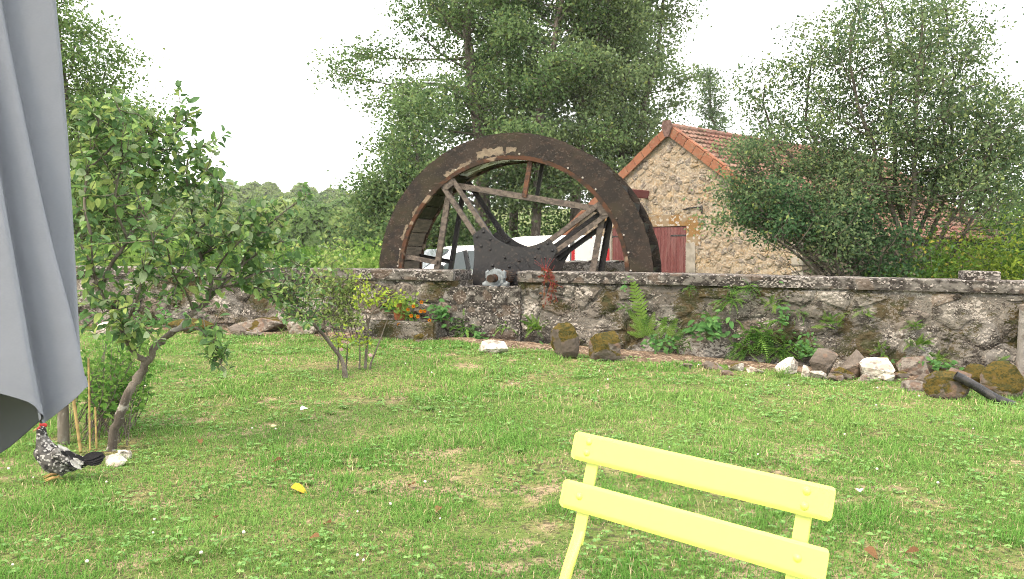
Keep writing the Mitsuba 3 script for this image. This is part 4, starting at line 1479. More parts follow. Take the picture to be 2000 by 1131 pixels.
def real_leaf(L=1.0, w=.55, curl=.25, fold=.18, wav=0.0, n=5):
    """One leaf along +x, midrib at y=0, upper side +z: base, pointed tip, folded and bent."""
    u = np.linspace(0, 1, n + 2)
    wd = w / 2 * np.sin(np.pi * u ** .85) ** .8
    z = -curl * u ** 2
    c = np.stack([u, 0 * u, z], -1)
    l = np.stack([u, wd, z + fold * wd + wav * np.sin(u * 9) * wd], -1)
    r = np.stack([u, -wd, z + fold * wd - wav * np.sin(u * 9) * wd], -1)
    V, Fc = [c[0]], []
    for i in range(1, n + 1):
        V += [l[i], c[i], r[i]]
    V.append(c[-1])
    Fc += [[0, 2, 1], [0, 3, 2]]
    for i in range(n - 1):
        a, b = 1 + 3 * i, 4 + 3 * i
        Fc += [[a, a + 1, b + 1], [a, b + 1, b], [a + 1, a + 2, b + 2], [a + 1, b + 2, b + 1]]
    e = 1 + 3 * (n - 1)
    t = len(V) - 1
    Fc += [[e, e + 1, t], [e + 1, e + 2, t]]
    V = np.array(V) * L
    return V, np.array(Fc)


def frame_of(d, up):
    """Rotation whose columns are the direction d, the side and the upper normal."""
    d = norm(d)
    s = norm(np.cross(up, d))
    return np.stack([d, s, np.cross(d, s)], -1)


def mat4(Rm, p, s=1.0):
    M = np.eye(4)
    M[:3, :3] = Rm * s
    M[:3, 3] = p
    return M


def leaf_bank(seed, cols, **kw):
    rng = np.random.default_rng(seed)
    out = []
    for c in cols:
        v, f = real_leaf(1.0, rng.uniform(.46, .62), rng.uniform(.05, .35), rng.uniform(.1, .45), rng.uniform(0, .06), **kw)
        out.append(((v, f), np.asarray(c) * LEAF))
    return out


def leafy_shoots(rng, key, shoots, bank, size, n_parts, wood, twig=.0035, gap=.03, droop=.2, part='leaf', rest='foliage'):
    """Leaves along the shoots: the ones nearest to the viewer are parts, the others one mass."""
    items = []
    for pts in shoots:
        seg = np.concatenate([[0], np.cumsum(np.linalg.norm(np.diff(pts, axis=0), axis=1))])
        s = rng.uniform(.2, 1) * gap
        az = rng.uniform(0, 6.28)
        while s < seg[-1]:
            p = np.array([np.interp(s, seg, pts[:, j]) for j in range(3)])
            i = min(np.searchsorted(seg, s, 'right') - 1, len(pts) - 2)
            t = norm(pts[i + 1] - pts[i])
            az += 2.4
            e = norm(np.cross(t, [.3, .2, 1]))
            g = np.cross(t, e)
            d = norm((math.cos(az) * e + math.sin(az) * g) + .55 * t + [0, 0, -droop + rng.normal() * .25])
            upv = norm(np.array([0, 0, 1.0]) + .45 * rng.normal(size=3) + .35 * (CAM - p) / np.linalg.norm(CAM - p))
            sz = size * rng.uniform(.6, 1.2) * (1 - .35 * s / seg[-1])
            items.append((p + d * .012, d, upv, sz, rng.integers(len(bank))))
            s += gap * rng.uniform(.7, 1.4)
        # a tuft at the tip
        for q in range(3):
            d = norm(pts[-1] - pts[-2] + rng.normal(size=3) * .5)
            items.append((pts[-1], d, norm(np.array([0, 0, 1.]) + .3 * rng.normal(size=3)), size * rng.uniform(.5, .9), rng.integers(len(bank))))
        wood.add(*tube(pts, np.linspace(twig, .0014, len(pts)), 4, False))
    area = [(it[3] / np.linalg.norm(it[0] - CAM)) for it in items]
    order = np.argsort(area)[::-1]
    shapes = [mikit.ply(b[0], 'leaf', False, None, np.tile(b[1], (len(b[0][0]), 1))) for b in bank]
    mb = MB()
    for j, o in enumerate(order):
        p, d, u, s, b = items[o]
        M = mat4(frame_of(d, u), p, s)
        if j < n_parts:
            put(key + '__' + part, shapes[b], M)
        else:
            v, f = bank[b][0]
            mb.add(v @ M[:3, :3].T + M[:3, 3], f, bank[b][1] * rng.uniform(.8, 1.2))
    if mb.n:
        k = add(key + '__' + rest, mb.geo(), 'leaf', color=mb.col())
        labels[k] = {'kind': 'stuff', 'label': 'rest of the leaves'}


# ------------------------------------------------------------------ the young apple tree on the left
rng = np.random.default_rng(210)
ap = thing('apple_tree', 'young leaning apple tree with big green leaves beside the parasol', 'tree')
D0 = APPLE[1]


def PL(pix, ys):
    return np.array([P(a, b, y) for (a, b), y in zip(pix, ys)])


wood = MB()
trunk = spline(np.vstack([APPLE - [0, 0, .05], PL([(225, 840), (250, 770), (272, 735), (297, 688), (318, 664), (350, 640), (385, 606), (405, 590)], [D0] * 2 + [D0 + .05, D0 + .05, D0 + .1, D0 + .1, D0 + .15, D0 + .2])]), 40)
rr = np.interp(np.linspace(0, 1, 40), [0, .06, .4, 1], [.044, .030, .023, .014]) * (1 + .16 * np.sin(np.arange(40) * 1.9) * np.random.default_rng(3).uniform(0, 1, 40))
rr[14:17] *= 1.15
tv, tf = tube(trunk + .004 * rng.normal(size=trunk.shape), rr, 14)
add(ap + '__trunk', (tv, tf), 'bark', True, uv=(1.0, 0))
limbs = [
    (PL([(285, 705), (262, 690), (238, 645), (222, 600), (196, 570), (182, 520), (178, 460)], [D0 + .05, D0, D0 - .1, D0 - .15, D0 - .2, D0 - .25, D0 - .3]), .019),
    (PL([(196, 570), (215, 520), (250, 470), (282, 400), (300, 340), (320, 280), (345, 225)], [D0 - .2, D0 - .1, D0 - .05, D0, D0 + .05, D0 + .1, D0 + .15]), .013),
    (PL([(405, 590), (412, 545), (392, 500), (384, 450), (372, 400), (365, 350), (372, 300), (420, 275)], [D0 + .2, D0 + .2, D0 + .25, D0 + .2, D0 + .2, D0 + .15, D0 + .1, D0 + .1]), .014),
    (PL([(400, 590), (425, 565), (450, 560), (500, 562), (545, 580)], [D0 + .2, D0 + .25, D0 + .3, D0 + .35, D0 + .4]), .010),
    (PL([(412, 545), (455, 540), (490, 480), (525, 440), (560, 410), (606, 378)], [D0 + .2, D0 + .3, D0 + .35, D0 + .4, D0 + .45, D0 + .5]), .008),
    (PL([(378, 612), (368, 580), (345, 545), (330, 500), (322, 440)], [D0 + .15, D0 + .1, D0, D0 - .1, D0 - .2]), .009),
    (PL([(335, 650), (380, 640), (400, 655), (420, 680), (433, 700), (425, 718)], [D0 + .1, D0, D0 - .05, D0 - .1, D0 - .1, D0 - .1]), .007),
    (PL([(222, 600), (190, 620), (165, 640)], [D0 - .15, D0 - .25, D0 - .3]), .007),
    (PL([(238, 645), (262, 600), (280, 540), (300, 490), (290, 430)], [D0 - .1, D0 - .2, D0 - .3, D0 - .35, D0 - .4]), .009),
    (PL([(178, 460), (165, 400), (172, 330), (190, 260), (193, 210)], [D0 - .3, D0 - .3, D0 - .25, D0 - .2, D0 - .2]), .010),
    (PL([(182, 520), (160, 480), (140, 430)], [D0 - .25, D0 - .1, D0]), .008),
    (PL([(250, 470), (225, 400), (235, 330), (245, 280)], [D0 - .05, D0 - .15, D0 - .2, D0 - .2]), .009),
    (PL([(384, 450), (420, 420), (435, 370), (400, 330)], [D0 + .2, D0 + .1, D0, D0]), .007),
    (PL([(405, 590), (450, 540), (490, 505), (530, 480), (565, 470)], [D0 + .2, D0 + .25, D0 + .3, D0 + .3, D0 + .3]), .008),
    (PL([(450, 560), (500, 535), (550, 525), (600, 520)], [D0 + .3, D0 + .3, D0 + .35, D0 + .4]), .007),
    (PL([(392, 500), (425, 480), (455, 450), (470, 420)], [D0 + .25, D0 + .2, D0 + .15, D0 + .1]), .007),
    (PL([(412, 545), (440, 500), (470, 470), (500, 430), (520, 415)], [D0 + .2, D0 + .15, D0 + .15, D0 + .2, D0 + .2]), .007),
    (PL([(250, 470), (270, 400), (265, 330), (285, 260), (300, 235)], [D0 - .05, D0, D0 + .05, D0 + .1, D0 + .1]), .008),
    (PL([(172, 330), (215, 290), (240, 240), (225, 200)], [D0 - .25, D0 - .2, D0 - .15, D0 - .15]), .007),
    (PL([(320, 280), (345, 260), (365, 230)], [D0 + .1, D0 + .1, D0 + .1]), .006),
]
shoots = []
for pts, r in limbs:
    q = spline(pts, 26)
    wood.add(*tube(q, np.linspace(r, .0035, 26), 7, False))
    L = np.linalg.norm(np.diff(q, axis=0), axis=1).sum()
    shoots.append(q[15:])
    for i in range(int(L * 27)):
        j = rng.integers(5, 25)
        d = norm(rng.normal(size=3) * [1, 1, .6] + [0, 0, .55])
        far = q[j][0] > P(430, 500, D0)[0]      # the long outer boughs carry short spurs only
        shoots.append(wander(rng, q[j], d, rng.uniform(.04, .13) if far else rng.uniform(.10, .32), 6, .12, .05))
AC = [(.080, .142, .044), (.104, .175, .056), (.145, .212, .068), (.066, .118, .052), (.205, .255, .085), (.096, .160, .074), (.185, .235, .135), (.054, .098, .036)]
bank = leaf_bank(5, AC)
leafy_shoots(rng, ap, shoots, bank, .080, 300, wood, gap=.024)
add(ap + '__branches', wood.geo(), 'bark', True, uv=(.3, 0))
# mixed raspberry canes and weeds at the foot of the apple tree
rng = np.random.default_rng(213)
rb = thing('raspberry_bush', 'leafy raspberry canes growing round the foot of the apple tree', 'shrub')
wood, shoots = MB(), []
for i in range(70):
    p = G(rng.uniform(135, 262), rng.uniform(830, 872))
    tip = P(rng.uniform(165, 300), rng.uniform(655, 770), p[1] + rng.uniform(-.1, .3))
    q = spline([p, (p + tip) / 2 + [rng.normal() * .05, 0, .04], tip], 10)
    shoots.append(q[3:])
    wood.add(*tube(q[:4], .003, 4, False))
leafy_shoots(rng, rb, shoots, leaf_bank(6, [(.060, .130, .028), (.085, .16, .035), (.05, .11, .026), (.11, .185, .045)]), .058, 160, wood, gap=.018)
add(rb + '__stem', wood.geo(), 'bark', True, uv=(.1, 0))
# young sapling that leans in from the lawn
rng = np.random.default_rng(214)
sp = thing('leaning_sapling', 'thin bare stemmed sapling leaning left over the lawn to meet the apple tree', 'tree')
b0 = G(676, 738)
Ys = b0[1]
tr = spline(np.vstack([b0 - [0, 0, .03], PL([(668, 705), (650, 678), (628, 650), (600, 622), (565, 597), (530, 578), (500, 565)], [Ys, Ys, Ys, Ys - .05, Ys - .1, Ys - .15, Ys - .2])]), 30)
wood = MB().add(*tube(tr, np.interp(np.linspace(0, 1, 30), [0, .1, 1], [.030, .018, .009]), 8))
shoots = []
for j in rng.integers(16, 30, 64):
    d = norm(rng.normal(size=3) * [1, .8, .6] + [-.4, 0, .75])
    shoots.append(wander(rng, tr[j], d, rng.uniform(.15, .55), 7, .12, .06))
for (x1, y1) in ((450, 520), (470, 560), (480, 470), (505, 540), (540, 560), (560, 520), (585, 560), (610, 500), (625, 570), (650, 530), (670, 500), (440, 480), (570, 480), (640, 520), (600, 540), (520, 500), (660, 560), (630, 480), (545, 450), (590, 500)):
    shoots.append(spline([tr[rng.integers(16, 28)], P((565 + x1) / 2, (590 + y1) / 2 - 8, Ys - .1), P(x1, y1, Ys - .1)], 9))
leafy_shoots(rng, sp, shoots, bank, .064, 170, wood, gap=.034)
add(sp + '__stem', wood.geo(), 'bark', True, uv=(.55, 0))

# upright bush with small yellowish leaves in front of the wall, and the rose
rng = np.random.default_rng(215)
vb = thing('bladder_senna', 'upright bush with small rows of yellow green leaves in front of the mossy wall', 'shrub')
wood, shoots = MB(), []
for i, (x0, x1, y1) in enumerate(((610, 590, 560), (625, 615, 530), (640, 628, 500), (655, 650, 505), (668, 672, 470), (680, 690, 500), (690, 700, 540), (660, 645, 470), (640, 660, 520), (620, 640, 545), (685, 660, 545), (672, 684, 560))):
    p = G(x0 + 20, 668)
    q = spline([p, P((x0 + x1) / 2, 590, p[1]), P(x1, y1, p[1] - rng.uniform(0, .3))], 14)
    wood.add(*tube(q, np.linspace(.005, .0015, 14), 4, False))
    for j in range(3, 14):
        for s_ in range(2):
            d = norm([rng.normal() * .9, rng.normal() * .6, .25])
            shoots.append(wander(rng, q[j], d, rng.uniform(.07, .14), 5, .08, -.06))
leafy_shoots(rng, vb, shoots, leaf_bank(9, [(.14, .19, .060), (.19, .235, .075), (.105, .165, .055), (.22, .26, .10)], n=2), .056, 0, wood, gap=.022, twig=.002)
add(vb + '__stem', wood.geo(), 'bark', True, uv=(.1, 0))

rng = np.random.default_rng(216)
ro = thing('rose_bush', 'bare legged rose bush with bright yellow green leaf sprays and pale pink blooms', 'rose')
wood, shoots = MB(), []
b0 = G(712, 722)
yr = b0[1]
for pix in ([(714, 722), (718, 660), (716, 620), (706, 585), (703, 548)], [(712, 722), (719, 640), (728, 610), (760, 583), (765, 578)], [(722, 715), (740, 670), (758, 620)], [(702, 722), (703, 690), (702, 650)], [(676, 720), (678, 690), (678, 668)], [(712, 612), (700, 590), (705, 570)],
            [(706, 600), (725, 590), (735, 575)], [(660, 718), (661, 690), (660, 650)]):
    q = spline(np.array([P(a, b, yr) for a, b in pix]), 14)
    if pix[0][1] > 700:
        q[0, 2] = lawn_z(q[0, 0], q[0, 1]) - .01
    wood.add(*tube(q, np.linspace(.010 if pix[0][1] > 700 else .005, .003, 14), 6, False))
    if pix[-1][1] < 655 and pix[0][0] != 722:
        for j in range(9, 14):
            for s_ in range(2):
                shoots.append(wander(rng, q[j], norm(rng.normal(size=3) + [.3, 0, .2]), rng.uniform(.06, .14), 4, .1, 0))
leafy_shoots(rng, ro, shoots, leaf_bank(10, [(.20, .26, .035), (.26, .31, .05), (.17, .24, .03)]), .042, 60, wood, gap=.022)
add(ro + '__stem', wood.geo(), 'bark', True, uv=(.3, 0))


def bloom(key, c, r, col, n=12, bsdf='leaf', facing=None):
    mb = MB()
    fc = norm(facing if facing is not None else norm(CAM - c) + [0, 0, .5])
    e = norm(np.cross(fc, [.2, .1, 1]))
    g = np.cross(fc, e)
    for i in range(n):
        a = i * 2 * math.pi / n * (1 if n < 8 else 2.4)
        d = math.cos(a) * e + math.sin(a) * g + fc * (.25 if n < 8 else .2 + .9 * i / n)
        v, f = real_leaf(1.0, .8 if n < 8 else 1.0, -.15, .2, 0, 3)
        M = mat4(frame_of(d, fc), c, r * (1 if n < 8 else 1 - .45 * i / n))
        mb.add(v @ M[:3, :3].T + M[:3, 3], f, np.asarray(col) * np.random.default_rng(i).uniform(.85, 1.1))
    return add(key, mb.geo(), bsdf, color=mb.col())


for a, b in ((671, 668), (679, 670), (667, 683), (724, 694)):
    k = bloom(ro + '__bloom', P(a, b, yr - .02), .024, (.80, .60, .60), 12)
# ------------------------------------------------------------------ the hazy summer air
scene['air'] = {'type': 'homogeneous', 'albedo': {'type': 'rgb', 'value': [.95, .95, .95]}, 'sigma_t': .0003}
scene['haze'] = {'type': 'cube', 'bsdf': {'type': 'null'}, 'interior': {'type': 'ref', 'id': 'air'},
                 'to_world': mi.ScalarTransform4f().translate([200, 560, 43]).scale([1500, 800, 45.5])}
scene['camera']['medium'] = {'type': 'ref', 'id': 'air'}
labels['haze'] = {'label': 'thin summer haze that pales the far wooded hill', 'category': 'haze', 'kind': 'stuff'}
# ------------------------------------------------------------------ parasol
par = thing('closed_parasol', 'closed grey fabric parasol hanging in folds at the left edge', 'parasol')
scene['parasol_cloth'] = dif(lambda p, n, uv: mix((.188, .202, .236), (.205, .220, .255), fbm(p.x * 400, p.y * 400, p.z * 400, octaves=2)), rough=.85, spec=.15,
                             bump=lambda p, n, uv: f3(p, 9, 3, 2.), scale=.004, eps=4e-3)
# each line of the cloth: (how far right it lies at some heights), distance, height of its hem
PY = [-560, 0, 130, 280, 400, 500, 610, 700, 760]
ctrl = [
    # lateral place at the heights PY, distance, hem height
    ([-330, -420, -440, -460, -475, -490, -505, -515, -520], 1.86, 900),
    ([-250, -300, -310, -325, -335, -345, -350, -355, -360], 1.70, 880),
    ([-190, -210, -205, -200, -190, -185, -180, -175, -170], 1.655, 800),
    ([-150, -150, -135, -110, -90, -80, -70, -62, -58], 1.640, 762),
    ([-118, -90, -66, -38, -12, 2, 22, 38, 46], 1.645, 782),
    ([-102, -68, -43, -14, 6, 24, 43, 58, 70], 1.652, 806),
    ([-99, -64, -39, -10, 10, 28, 47, 62, 74], 1.660, 816),
    ([-99, -65, -41, -13, 6, 23, 42, 57, 69], 1.672, 822),
    ([-96, -63, -40, -13, 5, 22, 42, 58, 71], 1.690, 827),
    ([-90, -57, -33, -6, 12, 29, 49, 65, 78], 1.700, 824),
    ([-60, -32, -8, 18, 36, 52, 75, 94, 106], 1.700, 806),
    ([-32, -12, 12, 40, 62, 82, 110, 134, 147], 1.702, 776),
    ([-22, -1, 24, 54, 80, 104, 134, 155, 167], 1.708, 758),
    ([-20, 2, 27, 58, 84, 108, 138, 159, 171], 1.716, 756),
    ([-22, -1, 24, 54, 79, 102, 132, 153, 166], 1.730, 755),
    ([-20, 4, 28, 54, 76, 97, 122, 141, 153], 1.745, 753),
    ([10, 50, 66, 86, 100, 112, 125, 135, 142], 1.755, 751),
    ([38, 92, 106, 121, 131, 138, 146, 151, 155], 1.765, 748),
    ([46, 106, 119, 132, 139, 145, 151, 156, 158], 1.772, 746),
    ([48, 108, 121, 133, 140, 146, 152, 157, 159], 1.782, 746),
    ([44, 100, 112, 123, 130, 135, 140, 144, 146], 1.81, 750),
    ([0, 20, 30, 40, 48, 56, 64, 70, 74], 1.92, 822),
    ([-80, -70, -66, -60, -56, -50, -46, -44, -42], 2.02, 905),
    ([-190, -200, -200, -200, -200, -205, -210, -210, -212], 2.06, 935),
    ([-300, -340, -350, -360, -370, -380, -390, -400, -404], 2.00, 930),
    ([-330, -420, -440, -460, -475, -490, -505, -515, -520], 1.86, 900),
]
NVv = 44


def cloth(v0, v1, nv, out=0.0):
    rows = []
    for xs_, y, hem in ctrl:
        xs_ = np.array(xs_, float)
        py = -560 + np.linspace(v0, v1, nv) * (hem + 560)
        # tables end at 760: follow the last slope below
        x = np.interp(py, PY, xs_) + np.clip(py - 760, 0, None) * (xs_[-1] - xs_[-2]) / 60 * .8
        yy = y + (1.78 - y) * .55 * np.clip(1 - (py + 560) / 1300, 0, 1) ** 1.2
        rows.append(np.array([P(a, b, c) for a, b, c in zip(x, py, yy)]))
    rows = np.array(rows)                     # (control, v, 3)
    n = 7 * (len(ctrl) - 1) + 1
    pts = np.stack([spline(rows[:, j], n) for j in range(nv)], 1)
    if out:
        du = np.gradient(pts, axis=0)
        dv = np.gradient(pts, axis=1)
        pts = pts + out * norm(np.cross(dv, du))
    i, j = np.meshgrid(np.arange(n - 1), np.arange(nv - 1), indexing='ij')
    q = np.stack([i * nv + j, (i + 1) * nv + j, (i + 1) * nv + j + 1, i * nv + j + 1], -1).reshape(-1, 4)
    return pts.reshape(-1, 3), np.vstack([q[:, [0, 1, 2]], q[:, [0, 2, 3]]])


add(par + '__canopy', cloth(0, .995, NVv), 'parasol_cloth', True)
for o in (.0022, -.0022):
    k = add(par + '__hem', cloth(.984, 1.0, 4, o), 'parasol_cloth', True)
pc = P(-190, 500, 1.84)
add(par + '__pole', tube([[pc[0], pc[1], .05], [pc[0], pc[1], 2.75]], .024, 16), 'black_plastic', 40)
add(par + '__base', tube([[pc[0], pc[1], .07], [pc[0], pc[1], .10], [pc[0], pc[1], .15], [pc[0], pc[1], .16]], [.30, .30, .26, .05], 28), 'black_plastic', 40)

# ------------------------------------------------------------------ the yellow chair
ch = thing('folding_chair', 'bright yellow metal folding bistro chair at the lower right', 'chair')
scene['yellow_enamel'] = {'type': 'twosided', 'bsdf': {'type': 'principled', 'base_color': {'type': 'rgb', 'value': [.57, .63, .135]}, 'roughness': .32, 'specular': .5, 'clearcoat': .25, 'clearcoat_gloss': .8}}
YLf, YRt = 1.42, 1.125
tl, tr_ = P(1128, 842, YLf), P(1637, 953, YRt)
zt = (tl[2] + tr_[2]) / 2
tl, tr_ = P(1128, 842, YLf), P(1637, 953, YRt)
cx = norm(tr_ - tl)                                   # along the slats
lean = norm(np.array([.30, .335, 0]) + [0, 0, 1.62])   # up the reclined back
lean = norm(lean - cx * (lean @ cx))
cf = np.cross(cx, lean)                               # normal of the backrest
if cf @ (CAM - tl) < 0:
    cf = -cf
cw = np.linalg.norm(tr_ - tl)


def CB(u, w, o):
    """u along the slats, w down the back from its top edge, o towards the sitter."""
    return tl + u * cx - w * lean + o * cf


def rounded(w, h, r):
    return sg.box(r, r, w - r, h - r).buffer(r, 6)


def slat(u0, u1, w0, hgt, nameo):
    """A sheet metal slat, slightly bowed back in its middle, with softly rolled edges."""
    pl = rounded(u1 - u0, hgt, .008)
    m = trimesh.creation.extrude_polygon(pl, .0016, engine='earcut')
    m = m.subdivide_to_size(.03)
    v = np.array(m.vertices)
    bow = -.004 * (1 - ((v[:, 0] - (u1 - u0) / 2) / ((u1 - u0) / 2)) ** 2)
    roll = -.0022 * np.clip(np.abs(v[:, 1] / hgt - .5) * 2 - .8, 0, 1) / .2
    pts = np.array([CB(u0 + a, w0 + b, .004 + c + d + e) for (a, b, c), d, e in zip(v, bow, roll)])
    f = np.array(m.faces)
    if np.dot(np.cross(cx, -lean), cf) < 0:
        f = f[:, ::-1]
    return add(ch + '__' + nameo, (pts, f), 'yellow_enamel', 40)


SH = .0445
slat(0, cw, 0, SH, 'back_slat')
slat(-.004, cw + .004, .0775, SH, 'back_slat')
u1, u2 = .036, cw - .042
for u, ws in ((u1 - .006, (.0125, .030)), (u2 + .004, (.0125, .032))):
    for w in ws:
        bolt(CB(u, w, .004), .0062, .0045, cf, 'yellow_enamel', ch + '__rivet')
bolt(CB(u1 - .004, .0775 + .021, .004), .0062, .0045, cf, 'yellow_enamel', ch + '__rivet')
bolt(CB(u2 + .006, .0775 + .021, .004), .0062, .0045, cf, 'yellow_enamel', ch + '__rivet')
zg = lambda q: float(lawn_z(q[0], q[1]))
for u in (u1, u2):
    # flat upright bar above, round tube below the back, going down to the front foot
    add(ch + '__upright', MB().add(*cbox((.022, .17, .004), CB(u, .086, -.008), np.array([cx, lean, cf]), .0012)).geo(), 'yellow_enamel')
    a0 = CB(u, .150, -.008)
    down = norm(-lean * 1.0 + cf * .18)
    foot = a0 + down * ((a0[2] - zg(a0)) / -down[2])
    pts = np.array([a0, a0 + (foot - a0) * .06, a0 + (foot - a0) * .12, a0 + (foot - a0) * .5, foot])
    rows = []
    ang = np.arange(12) * math.pi / 6
    for p_, wx, wt in zip(pts, (.011, .0105, .009, .009, .009), (.003, .006, .009, .009, .009)):
        rows.append(p_ + wx * np.cos(ang)[:, None] * cx + wt * np.sin(ang)[:, None] * cf)
    add(ch + '__leg', loft(rows), 'yellow_enamel', 50)
    sidev = norm(np.cross([0, 0, 1], cx)) * (1 if (norm(np.cross([0, 0, 1], cx)) @ cf) > 0 else -1)
    pf = a0 + down * .33 + cx * (.012 if u == u1 else -.012)
    rear_top = pf + sidev * .24 + [0, 0, .02]
    rf = pf - sidev * .30
    rf[2] = zg(rf) + .005
    add(ch + '__leg', tube([rear_top, (rear_top + rf) / 2, rf], .009, 10), 'yellow_enamel', 50)
seat_c = CB(cw / 2, 0, 0) * [1, 1, 0]
for i in range(6):
    c_ = CB(cw / 2, .40, .02 + .052 * i) * [1, 1, 0] + np.array([0, 0, .50])
    add(ch + '__seat_slat', cbox((cw - .03, .042, .004), c_, np.array([cx * [1, 1, 0] / np.linalg.norm(cx[:2]), norm(np.cross([0, 0, 1], cx)), Z3]), .0015), 'yellow_enamel')

# ------------------------------------------------------------------ the hen
rng = np.random.default_rng(230)
hen = thing('hen', 'speckled black and white hen with a red comb standing under the hem of the parasol', 'hen')
hp = G(112, 941)
hs = hp[1] / F                                         # metres to one step of the survey
scene['hen_feathers'] = dif(lambda p, n, uv: mix(mix((.030, .029, .030), (.11, .105, .10), smoothstep(.4, .6, f3(p, 22, 2, 3.))), (.40, .39, .375), smoothstep(.555, .63, f3(p, 85, 2)) * smoothstep(.32, .50, f3(p, 14, 2, 9.))), rough=.85,
                            bump=lambda p, n, uv: f3(p, 120, 2), scale=.006)
scene['white_feather'] = dif(lambda p, n, uv: mix((.45, .44, .42), (.30, .29, .28), smoothstep(.5, .65, f3(p, 90, 2))))
scene['black_feather'] = dif((.018, .018, .020))
scene['comb_red'] = dif((.34, .035, .035), rough=.5)
scene['hen_leg'] = dif((.42, .27, .10), rough=.6)


def HP(px, py, dy=0.0):
    return P(px, py, hp[1] + dy)


def blob(spec, ref=.008, it=14):
    """One continuous surface over chains of balls."""
    parts = []
    for chain in spec:
        for (a, ra), (b, rb) in zip(chain[:-1], chain[1:]):
            sp_ = []
            for c, r in ((a, ra), (b, rb)):
                m = m3.Manifold.sphere(r, 20).translate(list(map(float, c)))
                sp_.append(m)
            parts.append(m3.Manifold.batch_hull(sp_))
    m = m3.Manifold.batch_boolean(parts, m3.OpType.Add).refine_to_length(ref)
    v, f = geo_of(m)
    t = trimesh.Trimesh(v, f, process=True)
    trimesh.smoothing.filter_taubin(t, iterations=it)
    return t


body = blob([[(HP(81, 840), .024), (HP(82, 855), .028), (HP(88, 874), .042), (HP(98, 892), .062)],
             [(HP(98, 892), .062), (HP(115, 899), .066), (HP(138, 903), .050), (HP(160, 903), .030), (HP(180, 896), .014)],
             [(HP(84, 885), .045), (HP(98, 892), .062)],
             [(HP(104, 902, .0), .06), (HP(122, 915, -.02), .030), (HP(120, 926, -.02), .012)],
             [(HP(110, 902, .0), .06), (HP(118, 914, .05), .030), (HP(116, 926, .05), .012)]])
v = np.array(body.vertices)
v += .004 * (meshkit.fbm(v * 60, 2, 3)[:, None] - .5) * np.array(body.vertex_normals)
add(hen + '__body', (v, np.array(body.faces)), 'hen_feathers', True)
add(hen + '__comb', geo_of(m3.Manifold.batch_boolean([m3.Manifold.sphere(.010, 12).scale([.4, 1, 1]).rotate([0, 0, 90]).translate(list(map(float, HP(80 + i * 3.0, 829 + (i % 2) * 1.5)))) for i in range(4)], m3.OpType.Add)), 'comb_red', True)
add(hen + '__wattle', geo_of(m3.Manifold.sphere(.009, 12).scale([.8, .5, 1.4]).translate(list(map(float, HP(74, 843, -.012))))), 'comb_red', True)
add(hen + '__face', geo_of(m3.Manifold.sphere(.013, 12).scale([.9, .75, .9]).translate(list(map(float, HP(77, 837, -.012))))), 'comb_red', True)
add(hen + '__eye', geo_of(m3.Manifold.sphere(.0035, 10).translate(list(map(float, HP(77, 836, -.024))))), 'black_feather', True)
add(hen + '__beak', tube([HP(72, 838), HP(68, 840), HP(65, 843)], [.006, .0045, .001], 8), 'hen_leg', 40)
bank_f = real_leaf(1.0, .34, .12, .25, 0, 3)


def feather(key, p0, p1, w, mat, upv):
    v, f = real_leaf(1.0, w, .06, .2, 0, 3)
    L = np.linalg.norm(p1 - p0)
    M = mat4(frame_of(p1 - p0, upv), p0, L)
    return add(key, (v @ M[:3, :3].T + M[:3, 3], f), mat, True)


wing = blob([[(HP(112, 886, -.052), .030), (HP(130, 899, -.056), .024), (HP(154, 910, -.042), .010)]], .008, 8)
add(hen + '__wing', (np.array(wing.vertices), np.array(wing.faces)), 'hen_feathers', True)
upf = norm(CAM - hp)
for a, b, mat in (((112, 868), (128, 880), 1), ((120, 872), (140, 886), 1), ((126, 880), (150, 893), 0), ((134, 888), (160, 902), 0), ((136, 899), (160, 917), 1), ((142, 894), (163, 908), 1), ((130, 902), (152, 914), 0), ((148, 888), (168, 902), 0), ((118, 880), (134, 892), 0), ((112, 876), (124, 886), 1)):
    feather(hen + '__wing_feather', HP(*a, -.078), HP(*b, -.066), .34, 'white_feather' if mat else 'black_feather', upf)
for i in range(11):
    t = i / 10
    feather(hen + '__tail_feather', HP(158 + 4 * t, 896 + 8 * t, .02 * (i % 3 - 1)), HP(206 - 12 * abs(t - .3), 884 + 22 * t, .04 * (i % 3 - 1)), .30, 'black_feather', upf + [.2 * (i % 2), 0, .2])
for dx, dy in ((0, -.02), (-3, .05)):
    top, foot = HP(119 + dx, 922, dy), HP(112 + dx, 938, dy)
    foot[2] = lawn_z(foot[0], foot[1]) + .028
    lk = key_for(hen + '__leg')
    add(lk, tube([top, (top + foot) / 2 + [.006, 0, 0], foot], [.010, .0065, .006], 8), 'hen_leg', 40)
    for a in (-.9, -.25, .4):
        d = np.array([-math.cos(a), math.sin(a), -.16])
        add(lk + '__toe', tube([foot, foot + d * .03 + [0, 0, .004], foot + d * .062], [.006, .005, .002], 6), 'hen_leg', 40)
    add(lk + '__toe', tube([foot, foot + np.array([.026, .01, -.010])], [.005, .002], 6), 'hen_leg', 40)

